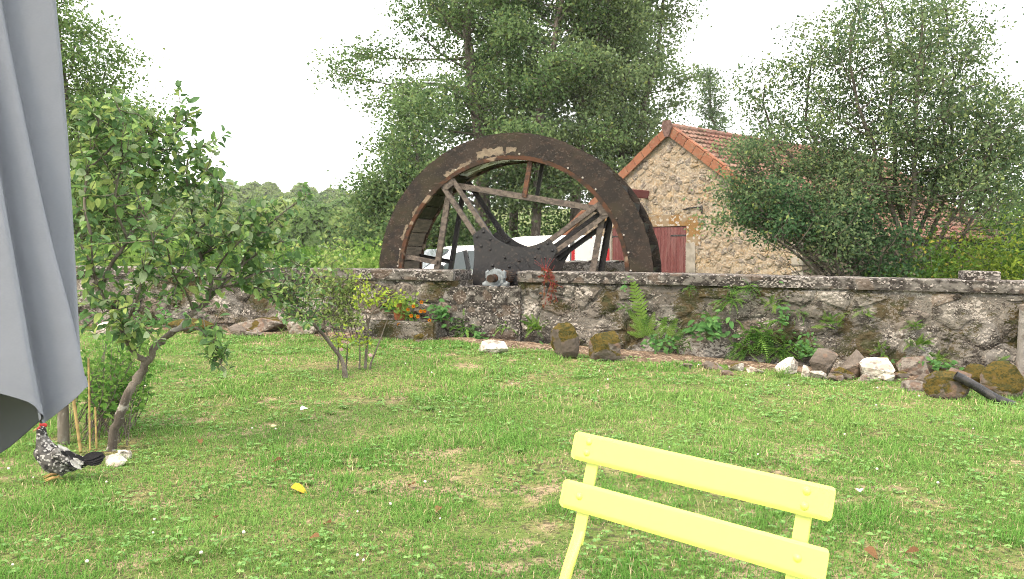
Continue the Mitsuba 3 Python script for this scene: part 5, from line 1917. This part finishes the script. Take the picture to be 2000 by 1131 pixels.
# ------------------------------------------------------------------ stakes and canes by the apple tree
b0 = G(124, 868)
k = add('wooden_stake', tube([b0 - [0, 0, .05], b0 + [.002, 0, .2], b0 + [-.006, 0, .45], b0 + [-.008, 0, .46]], [.036, .034, .033, .026], 10), 'bark', 40)
tag(k, 'thick dark wooden stake standing in the grass behind the hen', 'stake')
scene['bamboo'] = dif(lambda p, n, uv: mix((.42, .30, .13), (.30, .21, .09), smoothstep(.4, .6, f3(p, 30, 2))), rough=.5)
for i, (xa, ya, xb, yb, r, lab) in enumerate(((158, 884, 141, 760, .0095, 'thickest bamboo cane, leaning left beside the dark stake'), (176, 884, 173, 700, .006, 'thin bamboo cane in the middle of three by the apple trunk'), (189, 883, 186, 795, .006, 'short thin bamboo cane nearest the apple trunk'))):
    a = G(xa, ya)
    b = P(xb, yb, a[1])
    pts, rad = [], []
    n = int(np.linalg.norm(b - a) / .09) + 1
    for j in range(n):
        for e in (0, .08, .5, .92):
            t = (j + e) / n
            pts.append(a + (b - a) * t)
            rad.append(r * (1.12 if e == 0 else 1))
    pts.append(b); rad.append(r)
    k = add('bamboo_cane', tube(pts, rad, 8), 'bamboo', True)
    tag(k, lab, 'cane', 'bamboo canes by the apple tree')

# ------------------------------------------------------------------ rocks


def rock(seed, c, size, yaw, pale, moss, label, key='rock', cat='rock', group=None, facets=9, sink=.18, tilt=0.0):
    rng = np.random.default_rng(seed)
    if moss > .4:
        m = trimesh.creation.icosphere(3)
        v = np.array(m.vertices)
        for i in range(facets):
            d = norm(rng.normal(size=3))
            h = rng.uniform(.55, .85)
            over = v @ d - h
            v -= np.clip(over, 0, None)[:, None] * d * .95
    else:                                       # broken stone: flat faces and sharp edges
        q = norm(rng.normal(size=(5 + facets, 3))) * rng.uniform(.8, 1, (5 + facets, 1))
        v, f = geo_of(m3.Manifold.hull_points(q).refine_to_length(.16))
        m = trimesh.Trimesh(v, f, process=False)
    v *= 1 + (.16 if moss > .4 else .07) * (meshkit.fbm(v * 2.2 + seed, 3, 1)[:, None] - .5) + .07 * (meshkit.fbm(v * 9 + seed, 2, 2)[:, None] - .5)
    v /= np.abs(v).max(0)
    v = v * np.asarray(size) / 2
    ct, st = math.cos(tilt), math.sin(tilt)
    v = v @ np.array([[ct, 0, st], [0, 1, 0], [-st, 0, ct]])
    cy, sy = math.cos(yaw), math.sin(yaw)
    v = v @ np.array([[cy, sy, 0], [-sy, cy, 0], [0, 0, 1]])
    v += np.asarray(c) + [0, 0, -v[:, 2].min() - sink * size[2]]
    k = add(key, (v, np.array(m.faces)), 'rock_face', moss > .4, uv=(pale, moss))
    tag(k, label, cat, group)
    return k


def rock_at(seed, px, py_base, wpx, hpx, pale, moss, label, **kw):
    """A rock whose foot stands at that place of the lawn and that has this breadth and height there."""
    g = G(px, py_base)
    u = g[1] / F
    w, h = wpx * u, hpx * u
    dep = w * kw.pop('deep', .8)
    return rock(seed, g + [0, dep * .35, 0], (w * 1.10, dep, h * 1.5), kw.pop('yaw', -.25), pale, moss, label, **kw)


GR = 'loose stones along the foot of the wall'
rock_at(1, 1105, 700, 56, 60, .15, .74, 'tall mossy boulder at the foot of the wall, left of the squat one', key='boulder', cat='boulder', tilt=.15, facets=7)
rock_at(2, 1187, 707, 66, 52, .35, .72, 'squat mossy boulder with a flat top beside the big fern', key='boulder', cat='boulder', facets=12)
rock_at(3, 964, 691, 58, 24, .98, .0, 'white quartz rock lying alone below the bearing pier', facets=12)
rock_at(4, 816, 668, 26, 14, .3, .45, 'small brown stone in the grass below the stone trough')
rock_at(5, 1397, 722, 44, 16, .1, .0, 'brown flat stone left of the white edging stones', group=GR)
rock_at(6, 1445, 726, 38, 13, .95, .0, 'small flat white stone, first of the edging row', group=GR)
rock_at(7, 1484, 730, 42, 17, .85, .1, 'cream stone second in the edging row', group=GR)
rock_at(8, 1541, 731, 42, 24, .95, .0, 'white slanting stone behind a grass tuft', group=GR, tilt=.4)
rock_at(9, 1576, 738, 24, 20, .9, .0, 'small square white stone at the end of the edging row', group=GR)
rock_at(10, 1618, 735, 54, 46, .12, .1, 'brown wedge shaped stone at the left of the rubble heap', group=GR, tilt=.3)
rock_at(11, 1642, 722, 36, 66, .35, .0, 'pinkish slab standing upright in the rubble heap', group=GR, tilt=.3, facets=12)
rock_at(12, 1668, 739, 42, 52, .3, .05, 'grey pink angular stone left of the big white one', group=GR, tilt=-.3)
rock_at(13, 1650, 742, 44, 22, .2, .45, 'low stone with green moss at the front of the heap', group=GR)
rock_at(14, 1702, 726, 54, 42, .98, .0, 'cream block lying behind the big white rock', group=GR)
rock_at(15, 1719, 744, 62, 42, 1.0, .0, 'big white rock at the front of the rubble heap', group=GR, facets=7)
rock_at(16, 1747, 726, 36, 30, .5, .05, 'small grey stone lying on top behind the white rock', group=GR, sink=.0)
rock_at(17, 1790, 740, 64, 36, .4, .15, 'grey pyramid shaped stone right of the white rock', group=GR, facets=6)
rock_at(18, 1836, 738, 60, 26, .2, .86, 'low moss covered boulder behind the pipe end', key='boulder', cat='boulder')
rock_at(19, 1858, 780, 80, 44, .2, .66, 'mossy boulder at the front below the pipe end', key='boulder', cat='boulder', facets=7)
rock_at(20, 1880, 765, 44, 44, .12, .0, 'brown pitted stone carrying the end of the black pipe', group=GR, tilt=.3)
rock_at(21, 1908, 756, 62, 40, .2, .90, 'rounded boulder wholly covered with moss behind the pipe', key='boulder', cat='boulder')
rock_at(22, 1968, 780, 74, 62, .3, .58, 'big grey boulder with mossy top at the right edge', key='boulder', cat='boulder', facets=8)
rock_at(23, 1800, 766, 66, 20, .4, .15, 'flat half buried stone in front of the mossy boulder', group=GR)
for q_, (px, py, w, h, pl, lab) in enumerate(((1600, 741, 32, 14, .5, 'flat grey stone at the front left of the rubble heap'), (1633, 746, 30, 13, .25, 'little brown stone at the front of the rubble heap'), (1691, 745, 28, 17, .4, 'small stone wedged left of the big white rock'), (1737, 746, 34, 18, .7, 'pale chip right in front of the big white rock'),
                                                   (1764, 744, 34, 16, .35, 'flat brown stone right of the big white rock'), (1762, 731, 40, 24, .45, 'grey stone behind the big white rock'), (1606, 724, 36, 28, .2, 'brown stone at the back left of the rubble heap'), (1815, 750, 40, 20, .3, 'half buried grey stone left of the mossy boulder'), (1342, 722, 30, 10, .4, 'low stone in the bare soil left of the edging row'), (1420, 733, 26, 9, .3, 'flat brown stone before the first white edging stone'))):
    rock_at(60 + q_, px, py, w, h, pl, .1, lab, group=GR)
rock_at(30, 365, 650, 90, 22, .3, .78, 'long mossy stone at the wall foot behind the apple trunk', key='boulder', cat='boulder')
rock_at(31, 200, 657, 60, 24, .55, .1, 'cream stone at the wall foot behind the apple limb', group=GR)
rock_at(32, 268, 650, 22, 14, 1.0, .0, 'little white stone seen between the apple branches', group=GR)
rock_at(33, 452, 656, 70, 20, .3, .1, 'brown stone at the wall foot left of the white streaked ones', group=GR)
rock_at(34, 510, 652, 110, 26, .42, .3, 'long lichen streaked stone at the wall foot below the sapling', group=GR)
rock_at(35, 590, 656, 84, 26, .46, .2, 'pale broken stone at the wall foot right of the streaked one', group=GR)
rock_at(36, 480, 660, 60, 14, .4, .0, 'low brown stone in front of the streaked one', group=GR)
rock_at(40, 222, 912, 40, 22, .98, .0, 'white stone lying right behind the tail of the hen', group='stones by the apple trunk')
rock_at(41, 240, 898, 30, 16, .85, .0, 'flat cream stone behind the white one at the apple trunk', group='stones by the apple trunk')
rock_at(42, 251, 893, 14, 12, .5, .0, 'round brown pebble at the apple trunk', group='stones by the apple trunk', facets=2)

# stone trough under the flowers
ts = lambda px: (W(np.array(0.), 0., 0.) * 0)
sA, sB = -1.50, -.60
tz = float(wall_foot(-1.0))
mb = MB()
tro = thing('stone_block', 'long low weathered stone trough block standing against the wall under the flower pot', 'stone block')
Sx = np.linspace(sA, sB, 40)
def tro_pt(s, v, side):
    q = np.stack([s * 9, v * 5, 0 * s + side], -1)
    return q
mb.add(*grid(Sx, np.linspace(0, 1, 10), lambda s, v: W(s, -.30 - .02 * (meshkit.fbm(np.stack([s * 8, v * 5, s * 0], -1), 3, 4) - .5) + .012 * (v > .9), tz - .08 + v * .285 + .02 * (v > .9) * (meshkit.noise(np.stack([s * 7, v, v], -1), 2) - .5))))
mb.add(*grid(Sx, np.linspace(0, 1, 6), lambda s, v: W(s, -.288 + v * .28, tz + .205 + .02 * (meshkit.noise(np.stack([s * 7, v * 0 + 1, v * 0 + 1], -1), 2) - .5) - .03 * ((v > .25) & (v < .9)))))
for s in (sA, sB):
    mb.add(*grid(np.linspace(0, 1, 5), np.linspace(0, 1, 5), lambda a, v: W(s + 0 * a + .012 * (meshkit.noise(np.stack([a * 5, v * 5, a], -1), 7) - .5), -.30 + a * .3, tz - .08 + v * .285)))
k = add(tro + '__block', mb.geo(), 'wall_stone', 40)

# concrete post at the right edge
pp = wall_spot(1991, 700, -.10)
pp[2] = lawn_z(pp[0], pp[1])
m = cbox((.11, .09, .80), (pp[0] + .045, pp[1], pp[2] + .34), np.array([WR, WB, norm([.035, 0, 1])]), .012)
k = add('concrete_post', m, 'coping_stone', uv=(.95, .5))
tag(k, 'pale concrete post in front of the wall at the right edge', 'post')

# black pipe
scene['pipe_black'] = dif(lambda p, n, uv: mix((.014, .014, .016), (.035, .033, .032), smoothstep(.45, .65, f3(p, 20, 2))), rough=.45, spec=.5)
e1, e0 = P(1980, 800, 6.86), P(1866, 733, 7.05)
mids = [P(1905, 754, 7.0), P(1945, 778, 6.92)]
pl = spline([e0, mids[0], mids[1], e1 + [0, 0, .03]], 24)
tb = MB()
tb.add(*tube(pl, .036, 16, False))
v, f = tube(pl, .030, 16, False)
tb.add(v, f[:, ::-1])
j = np.arange(16)
for o in (0, 23 * 16):
    n0 = tb.n
    tb.add(np.vstack([tb.v[0][o:o + 16], tb.v[1][o:o + 16]]), np.vstack([np.stack([j, (j + 1) % 16, 16 + (j + 1) % 16], 1), np.stack([j, 16 + (j + 1) % 16, 16 + j], 1)]))
k = add('drain_pipe', tb.geo(), 'pipe_black', 40)
tag(k, 'black plastic drain pipe running down from the mossy boulders to the lawn', 'pipe')

# ------------------------------------------------------------------ plants on the wall


def frond(L, w, n, bend, rng, taper=1.0):
    """A feathery fern frond: a stalk with paired leaflets, along +x, drooping by bend."""
    mb = MB()
    u = np.linspace(0, 1, n + 1)
    ang = -bend * u
    x = np.concatenate([[0], np.cumsum(np.cos(ang[:-1]))]) / n * L
    z = np.concatenate([[0], np.cumsum(np.sin(ang[:-1]))]) / n * L
    st = np.stack([x, 0 * x, z], -1)
    mb.add(*tube(st, np.linspace(.003, .0008, n + 1) , 4, False))
    for i in range(2, n):
        t = i / n
        l = w / 2 * min(1, 3.2 * (t - .06)) * (1 - t) ** .62 * 1.25 * rng.uniform(.9, 1.1)
        for s in (-1, 1):
            a = st[i]
            d = np.array([.42 * l, s * l, -.14 * l])
            wv = np.array([L / n * .80, 0, 0])
            m_ = a + d * .55
            mb.add([a - wv * .5, a + wv * .5, m_ + wv * .55, m_ - wv * .45, a + d], [[0, 1, 2], [0, 2, 3], [3, 2, 4]])
    return mb.geo()


def strap(L, w, bend, n=6):
    u = np.linspace(0, 1, n + 1)
    ang = .0 - bend * u
    x = np.concatenate([[0], np.cumsum(np.cos(ang[:-1]))]) / n * L
    z = np.concatenate([[0], np.cumsum(np.sin(ang[:-1]))]) / n * L
    wd = w / 2 * np.sin(np.pi * np.clip(u * .86 + .13, 0, 1)) ** .6
    V = np.concatenate([np.stack([x, wd, z + wd * .35], -1), np.stack([x, 0 * x, z], -1), np.stack([x, -wd, z + wd * .35], -1)])
    k = n + 1
    i = np.arange(n)
    q = np.vstack([np.stack([i, k + i, k + i + 1, i + 1], 1), np.stack([k + i, 2 * k + i, 2 * k + i + 1, k + i + 1], 1)])
    return V, np.vstack([q[:, [0, 1, 2]], q[:, [0, 2, 3]]])


OUT = -WB
rng = np.random.default_rng(240)
FC = [np.array(c) * LEAF * 1.3 for c in ((.050, .105, .022), (.072, .140, .030), (.10, .175, .040), (.036, .080, .020))]
g0 = [frond(1.0, .20, 13, b, rng) for b in (.9, 1.4, 1.9)]
STR = [mikit.ply(g, 'leaf', False, None, np.tile(c * rng.uniform(.9, 1.1), (len(g[0]), 1))) for g in g0 for c in FC]
g_ = [frond(1.0, .40, 15, b, rng) for b in (.7, 1.2)]
LACE = [mikit.ply(g, 'leaf', False, None, np.tile(c, (len(g[0]), 1))) for g in g_ for c in ((.10 * LEAF, .175 * LEAF, .035 * LEAF), (.13 * LEAF, .21 * LEAF, .045 * LEAF), (.07 * LEAF, .14 * LEAF, .03 * LEAF))]


def tuft(name, label, cat, group, px, py, rpx, n, shapes, part, up=.5, ln=(.6, 1.15)):
    c = wall_spot(px, py)
    k = thing(name, label, cat, group)
    r = rpx * c[1] / F
    for i in range(int(n * 1.5)):
        a = rng.uniform(-2.9, 2.9) if up < .4 else rng.normal() * 1.15
        d = norm(math.sin(a) * WR + (math.cos(a) * .75 + up * .6) * Z3 + OUT * rng.uniform(.35, 1.1))
        p = c + WR * rng.normal() * r * .22 + Z3 * rng.normal() * r * .16 + OUT * .0
        put(k + '__' + part, shapes[rng.integers(len(shapes))], mat4(frame_of(d, Z3 + .4 * OUT + .3 * rng.normal(size=3)), p, r * rng.uniform(*ln)))
    return k


GH_ = 'narrow fronded ferns growing on the wall'
for px, py, r, n, lab in ((905, 640, 38, 22, 'narrow fronded fern low on the wall beside the end of the trough'), (990, 640, 24, 12, 'small narrow fronded fern low on the wall right of the bearing pier'),
                          (1350, 568, 20, 14, 'small narrow fronded fern high on the wall, left of the upper cluster'), (1432, 588, 36, 26, 'narrow fronded fern in the upper cluster, lower one'), (1430, 564, 22, 14, 'narrow fronded fern in the upper cluster, upper left one'), (1464, 562, 28, 20, 'dark narrow fronded fern tucked under the coping, upper right one'),
                          (1485, 655, 58, 44, 'largest narrow fronded fern, spreading in the middle of the wall'), (1520, 680, 50, 34, 'narrow fronded fern at the wall foot in front of the largest one'), (1455, 680, 44, 26, 'narrow fronded fern at the wall foot left of the largest one'), (1560, 612, 24, 12, 'small narrow fronded fern alone right of the largest one'),
                          (1225, 602, 22, 14, 'dark narrow fronded fern behind the tall feathery frond'), (1302, 628, 26, 16, 'narrow fronded fern above the wall foot right of the feathery fern'), (1330, 672, 30, 18, 'narrow fronded fern at the wall foot right of the feathery fern'), (1385, 618, 26, 16, 'narrow fronded fern above the broad leaved plant'), (1575, 680, 34, 22, 'narrow fronded fern at the foot near the rubble heap')):
    tuft('polypody_fern', lab, 'fern', GH_, px, py, r, n, STR, 'frond', .35)
GL = 'small feathery ferns on the wall'
for px, py, r, n, lab in ((1626, 634, 30, 16, 'round feathery fern clinging alone to the middle of the right wall part'), (1690, 612, 22, 12, 'feathery fern on a moss patch right of the round one'), (1790, 640, 24, 12, 'thin feathery fern on the right wall part, upper one'), (1796, 672, 30, 18, 'feathery fern on the right wall part, lower one'),
                          (1722, 688, 24, 12, 'feathery fern just above the rubble heap'), (1830, 705, 28, 14, 'feathery fern at the foot of the wall above the mossy boulders'), (1950, 708, 22, 10, 'feathery fern at the wall foot near the right edge'), (1047, 645, 36, 14, 'light green feathery fern right of the bearing pier'), (1510, 596, 26, 14, 'yellow green fern trailing on the wall right of the upper cluster')):
    tuft('wall_fern', lab, 'fern', GL, px, py, r, n, LACE, 'frond', .5)
# the big feathery fern with its tall frond
bf = thing('feathery_fern', 'big pale feathery fern with one tall arching frond against the wall', 'fern')
for (x0, y0), (x1, y1), s in (((1262, 640), (1226, 570), 1.15), ((1268, 650), (1240, 600), .9), ((1290, 665), (1300, 615), .8), ((1280, 665), (1225, 640), .9), ((1310, 675), (1345, 650), .8), ((1262, 660), (1212, 668), .7), ((1262, 645), (1215, 622), .9), ((1270, 655), (1278, 612), .8), ((1262, 650), (1220, 650), .75), ((1290, 668), (1258, 648), .7), ((1300, 672), (1328, 622), .8), ((1265, 655), (1236, 668), .7), ((1275, 660), (1300, 640), .6)):
    a, b = wall_spot(x0, y0, -.05), wall_spot(x1, y1, -.22)
    d = b - a
    L = np.linalg.norm(d)
    put(bf + '__frond', LACE[rng.integers(6)], mat4(frame_of(norm(d + Z3 * L * .5), Z3 * .3 + OUT), a, L * s * 1.08))
# broad leaved herbs
BR = [mikit.ply(b[0], 'leaf', False, None, np.tile(b[1], (len(b[0][0]), 1))) for b in leaf_bank(12, [(.060, .135, .045), (.085, .17, .055), (.05, .115, .035)])]


def herb(label, px, py, rx, ry, n, leafpx, key='broad_leaved_herb', group='leafy herbs at the foot of the wall'):
    c = wall_spot(px, py, -.08)
    u = c[1] / F
    k = thing(key, label, 'herb', group)
    wood = MB()
    for i in range(n):
        p = c + WR * rng.normal() * rx * u * .5 + Z3 * rng.normal() * ry * u * .5 + OUT * rng.uniform(-.02, .14)
        p[2] = max(p[2], lawn_z(p[0], p[1]) + .01)
        a = rng.uniform(0, 6.28)
        d = norm(math.cos(a) * WR + math.sin(a) * Z3 * .5 + OUT * rng.uniform(.2, 1) - .2 * Z3)
        put(k + '__leaf', BR[rng.integers(3)], mat4(frame_of(d, Z3 + .8 * OUT + .3 * rng.normal(size=3)), p, leafpx * u * rng.uniform(.7, 1.25)))
        if i % 5 == 0:
            wood.add(*tube([[c[0], c[1] + .05, max(lawn_z(c[0], c[1]), c[2] - ry * u)], (p + c) / 2, p], [.003, .002, .0012], 4, False))
    add(k + '__stem', wood.geo(), 'leaf', color=np.tile(FC[1], (wood.n, 1)))


herb('big broad leaved plant sprawling on the middle of the wall', 1385, 640, 42, 26, 64, 17)
herb('bushy small leaved plant at the wall foot below the feathery fern', 1292, 668, 34, 16, 46, 12)
herb('small leaved plant at the foot of the wall left of the rubble heap', 1575, 672, 24, 24, 46, 11)
herb('leafy plant under the narrow fronded fern beside the trough', 945, 655, 26, 14, 34, 10)
herb('leafy climber covering the wall right of the flower pot', 858, 610, 24, 20, 62, 11)
herb('dark leafy plant on the wall behind the rose', 775, 595, 22, 18, 34, 11)
herb('low herb below the wall fern above the rubble heap', 1790, 706, 50, 9, 44, 10)
herb('creeping herb between the pipe and the right wall foot', 1850, 712, 40, 8, 30, 10)
herb('grassy weed growing beside the tall mossy boulder', 1062, 690, 26, 16, 50, 12)
herb('thin trailing weed on the wall right of the largest fern', 1530, 610, 10, 36, 26, 10)
herb('weed left of the feathery fern high on the wall', 1222, 556, 5, 12, 10, 9)
herb('leafy weeds at the wall foot below the yellow green bush', 640, 655, 60, 12, 70, 11)
herb('leafy weeds on the wall foot behind the apple tree', 300, 625, 130, 26, 120, 14)
# red leaved creeper on the coping
rng = np.random.default_rng(250)
cr = thing('red_creeper', 'small creeper with red leaves spilling over the coping right of the wheel hub', 'creeper')
rl = [mikit.ply(b[0], 'leaf', False, None, np.tile(b[1], (len(b[0][0]), 1))) for b in leaf_bank(13, [(.085, .026, .018), (.065, .022, .016), (.10, .05, .025), (.055, .045, .018)])]
wood = MB()
c0 = wall_spot(1066, 532, .02)
for i in range(6):
    e = wall_spot(1060 + rng.uniform(-8, 40), 580 + rng.uniform(-20, 16), -.05)
    q = spline([c0 + [0, 0, .03], wall_spot(1064 + 4 * i, 545, -.06), e], 8)
    wood.add(*tube(q, .0022, 4, False))
    for j in range(14):
        p = q[rng.integers(0, 8)] + rng.normal(size=3) * .02 + OUT * .015
        put(cr + '__leaf', rl[rng.integers(4)], mat4(frame_of(norm(rng.normal(size=3) + OUT * .6), OUT + .5 * Z3 + .3 * rng.normal(size=3)), p, rng.uniform(.028, .05)))
for i in range(7):
    e = P(1040 + rng.uniform(0, 50), 500 + rng.uniform(0, 25), c0[1])
    wood.add(*tube(spline([c0, (c0 + e) / 2 + rng.normal(size=3) * .015, e], 6), [.002] * 3 + [.0012] * 3, 4, False))
add(cr + '__stem', wood.geo(), 'comb_red', True)
# flower pot with orange black eyed flowers
fp = thing('flower_pot', 'terracotta pot tied to the wall on the stone trough among orange flowers', 'pot')
scene['terracotta'] = dif(lambda p, n, uv: mix((.30, .105, .048), (.22, .085, .045), smoothstep(.35, .65, f3(p, 14, 3))))
pb = W(np.array(-1.075), -.14, 0.)
pb[2] = tz + .20
prof = [(.0, 0), (.058, 0), (.064, .05), (.076, .15), (.086, .155), (.090, .20), (.080, .20), (.072, .16), (0, .155)]
a = np.arange(28) * 2 * math.pi / 28
secs = [np.stack([pb[0] + r * np.cos(a), pb[1] + r * np.sin(a), pb[2] + z + 0 * a], -1) for r, z in prof]
add(fp + '__pot', loft(secs), 'terracotta', 40)
fl = thing('black_eyed_vine', 'trailing vine with orange dark eyed flowers growing round the terracotta pot', 'flowering plant')
vb_ = [mikit.ply(b[0], 'leaf', False, None, np.tile(b[1], (len(b[0][0]), 1))) for b in leaf_bank(14, [(.13, .20, .04), (.19, .25, .06), (.085, .15, .035)])]
wood = MB()
ends = []
for i in range(22):
    e = P(815 + rng.normal() * 26, 625 + rng.normal() * 20, pb[1] - rng.uniform(.02, .16))
    e[2] = max(e[2], tz + .05)
    q = spline([pb + [0, 0, .19], pb + [rng.normal() * .06, -.09, .22 + rng.normal() * .03], e], 8)
    wood.add(*tube(q, .0016, 4, False))
    for j in range(6):
        p = q[rng.integers(2, 8)] + rng.normal(size=3) * .022
        put(fl + '__leaf', vb_[rng.integers(3)], mat4(frame_of(norm(rng.normal(size=3)), norm(CAM - p) + .6 * rng.normal(size=3)), p, rng.uniform(.035, .06)))
add(fl + '__stem', wood.geo(), 'leaf', color=np.tile(FC[1], (wood.n, 1)))
for px, py in ((779, 633), (794, 633), (797, 604), (808, 598), (823, 590), (822, 608), (830, 607), (839, 626), (816, 618), (803, 617), (848, 632)):
    c = P(px, py, pb[1] - .17)
    bk = key_for(fl + '__flower')
    bloom(bk, c, .026, (.62, .20, .012), 5, facing=norm(CAM - c) + rng.normal(size=3) * .25)
    v, f = geo_of(trimesh.creation.icosphere(1, .006))
    add(bk + '__eye', (v + c + norm(CAM - c) * .003, f), 'black_feather', True)

# ------------------------------------------------------------------ things dropped on the lawn
rng = np.random.default_rng(260)


def litter(px, py, size, col, label, cat, key, curl=.5, group=None):
    g = G(px, py)
    v, f = real_leaf(1.0, .7, curl, .35, .08, 4)
    a = rng.uniform(0, 6.28)
    M = mat4(frame_of(np.array([math.cos(a), math.sin(a), .25]), Z3 + .5 * norm(CAM - g)), g + [0, 0, .030], size)
    k = add(key, (v @ M[:3, :3].T + M[:3, 3], f), 'leaf', color=np.tile(np.asarray(col) * 1.3, (len(v), 1)))
    tag(k, label, cat, group)


litter(569, 962, .075, (.62, .40, .05), 'curled yellow leaf lying on the lawn, largest of the fallen leaves', 'leaf', 'yellow_leaf', .8)
litter(600, 805, .075, (.85, .80, .74), 'white scrap lying on the far lawn behind the yellow leaf', 'scrap', 'white_scrap', .3)
litter(1678, 967, .05, (.80, .80, .78), 'small white scrap on the lawn right of the chair', 'scrap', 'white_scrap', .3)
litter(529, 842, .04, (.75, .66, .38), 'pale yellow petal on the lawn short of the white scrap', 'petal', 'fallen_petal', .3)
GB = 'brown dead leaves on the lawn'
for px, py, lab in ((550, 908, 'brown dead leaf behind the yellow leaf'), (646, 1035, 'dark brown dead leaf right of the yellow leaf near the front'), (624, 1062, 'pinkish dead leaf close to the front left of the lawn'), (860, 1002, 'brown dead leaf in the straw patch left of the chair'), (390, 868, 'brown dead leaf right of the apple trunk'), (418, 1024, 'tan dead leaf near the front left corner'),
                    (1796, 1090, 'rust brown dead leaf at the front right'), (1690, 1085, 'tan dead leaf right of the chair at the front'), (808, 958, 'small dark dead leaf left of the straw patch'), (1262, 940, 'dark dead leaf seen between the two chair slats')):
    litter(px, py, rng.uniform(.04, .06), np.array((.17, .095, .05)) * rng.uniform(.7, 1.5), lab, 'leaf', 'dead_leaf', .7, GB)
# clover heads
mb = MB()
for i in range(70):
    y = math.sqrt(rng.uniform(9, 80))
    x = rng.uniform(-.6, .6) * y
    if (x - WO[0]) * WB[0] + (y - WO[1]) * WB[1] > -.7:
        continue
    v, f = geo_of(trimesh.creation.icosphere(1, rng.uniform(.004, .0075)))
    mb.add(v + [x, y, lawn_z(x, y) + rng.uniform(.025, .045)], f, np.array((.72, .66, .60)) * rng.uniform(.8, 1.1))
k = add('clover_flower', mb.geo(), 'tinted', color=mb.col())
tag(k, 'tiny whitish clover heads dotted over the lawn', 'flower', kind='stuff')
# coarse grass tufts and rosettes that stand out of the lawn
GT2 = 'coarse tufts of grass in the lawn'
mbs = strap(1.0, .05, .9, 4)
TB = [mikit.ply(strap(1.0, .055, b, 4), 'grass_blade', False, None, np.tile(c, (15, 1))) for b in (.7, 1.2) for c in ((.12, .235, .05), (.17, .29, .07), (.23, .31, .10))]
for px, py, h, n, lab in ((1525, 738, .14, 34, 'tall tuft of grass in front of the white slanting stone'), (1230, 716, .12, 30, 'tuft of grass right of the squat mossy boulder'), (365, 1095, .10, 40, 'coarse tuft of long grass at the front left'), (420, 1085, .09, 30, 'coarse tuft of grass right of the front left one'),
                          (620, 900, .07, 24, 'coarse tuft of grass in the middle of the left lawn'), (1030, 905, .07, 24, 'coarse tuft of grass behind the straw patch'), (870, 690, .08, 24, 'tuft of grass below the stone trough'), (1020, 668 + 20, .09, 22, 'tuft of grass right of the white quartz rock'), (560, 655, .12, 30, 'tuft of grass at the wall foot below the lichen streaked stone'), (1895, 780, .07, 20, 'tuft of grass beneath the black pipe')):
    g = G(px, py)
    k = thing('grass_tuft', lab, 'grass tuft', GT2)
    for i in range(n):
        a = rng.uniform(0, 6.28)
        d = norm([math.cos(a) * .7, math.sin(a) * .7, rng.uniform(.6, 1.6)])
        put(k + '__blade', TB[rng.integers(6)], mat4(frame_of(d, Z3 + .2 * rng.normal(size=3)), g + rng.normal(size=3) * [.03, .03, 0], h * rng.uniform(.6, 1.2)))
RS = [mikit.ply(b[0], 'grass_blade', False, None, np.tile(b[1], (len(b[0][0]), 1))) for b in leaf_bank(15, [(.085, .165, .045), (.12, .20, .06), (.15, .215, .085)], n=3)]
GW = 'leafy weed rosettes in the lawn'
places = ['at the front left', 'in the left lawn', 'left of the straw patch', 'behind the chair', 'right of the chair', 'at the right edge of the lawn', 'near the hen', 'in the middle of the lawn', 'in the far lawn', 'between sapling and chair', 'below the boulders', 'in front of the trough']
for i in range(14):
    px, py = rng.uniform(260, 1980), rng.uniform(745, 1115)
    if 1100 < px < 1640 and py > 840:
        continue
    g = G(px, py)
    k = thing('lawn_weed', f'flat rosette of broad weed leaves in the lawn', 'weed', GW)
    for j in range(rng.integers(6, 11)):
        a = rng.uniform(0, 6.28)
        d = norm([math.cos(a), math.sin(a), .38])
        put(k + '__leaf', RS[rng.integers(3)], mat4(frame_of(d, Z3 + .2 * rng.normal(size=3)), g + [0, 0, .012], rng.uniform(.035, .065)))
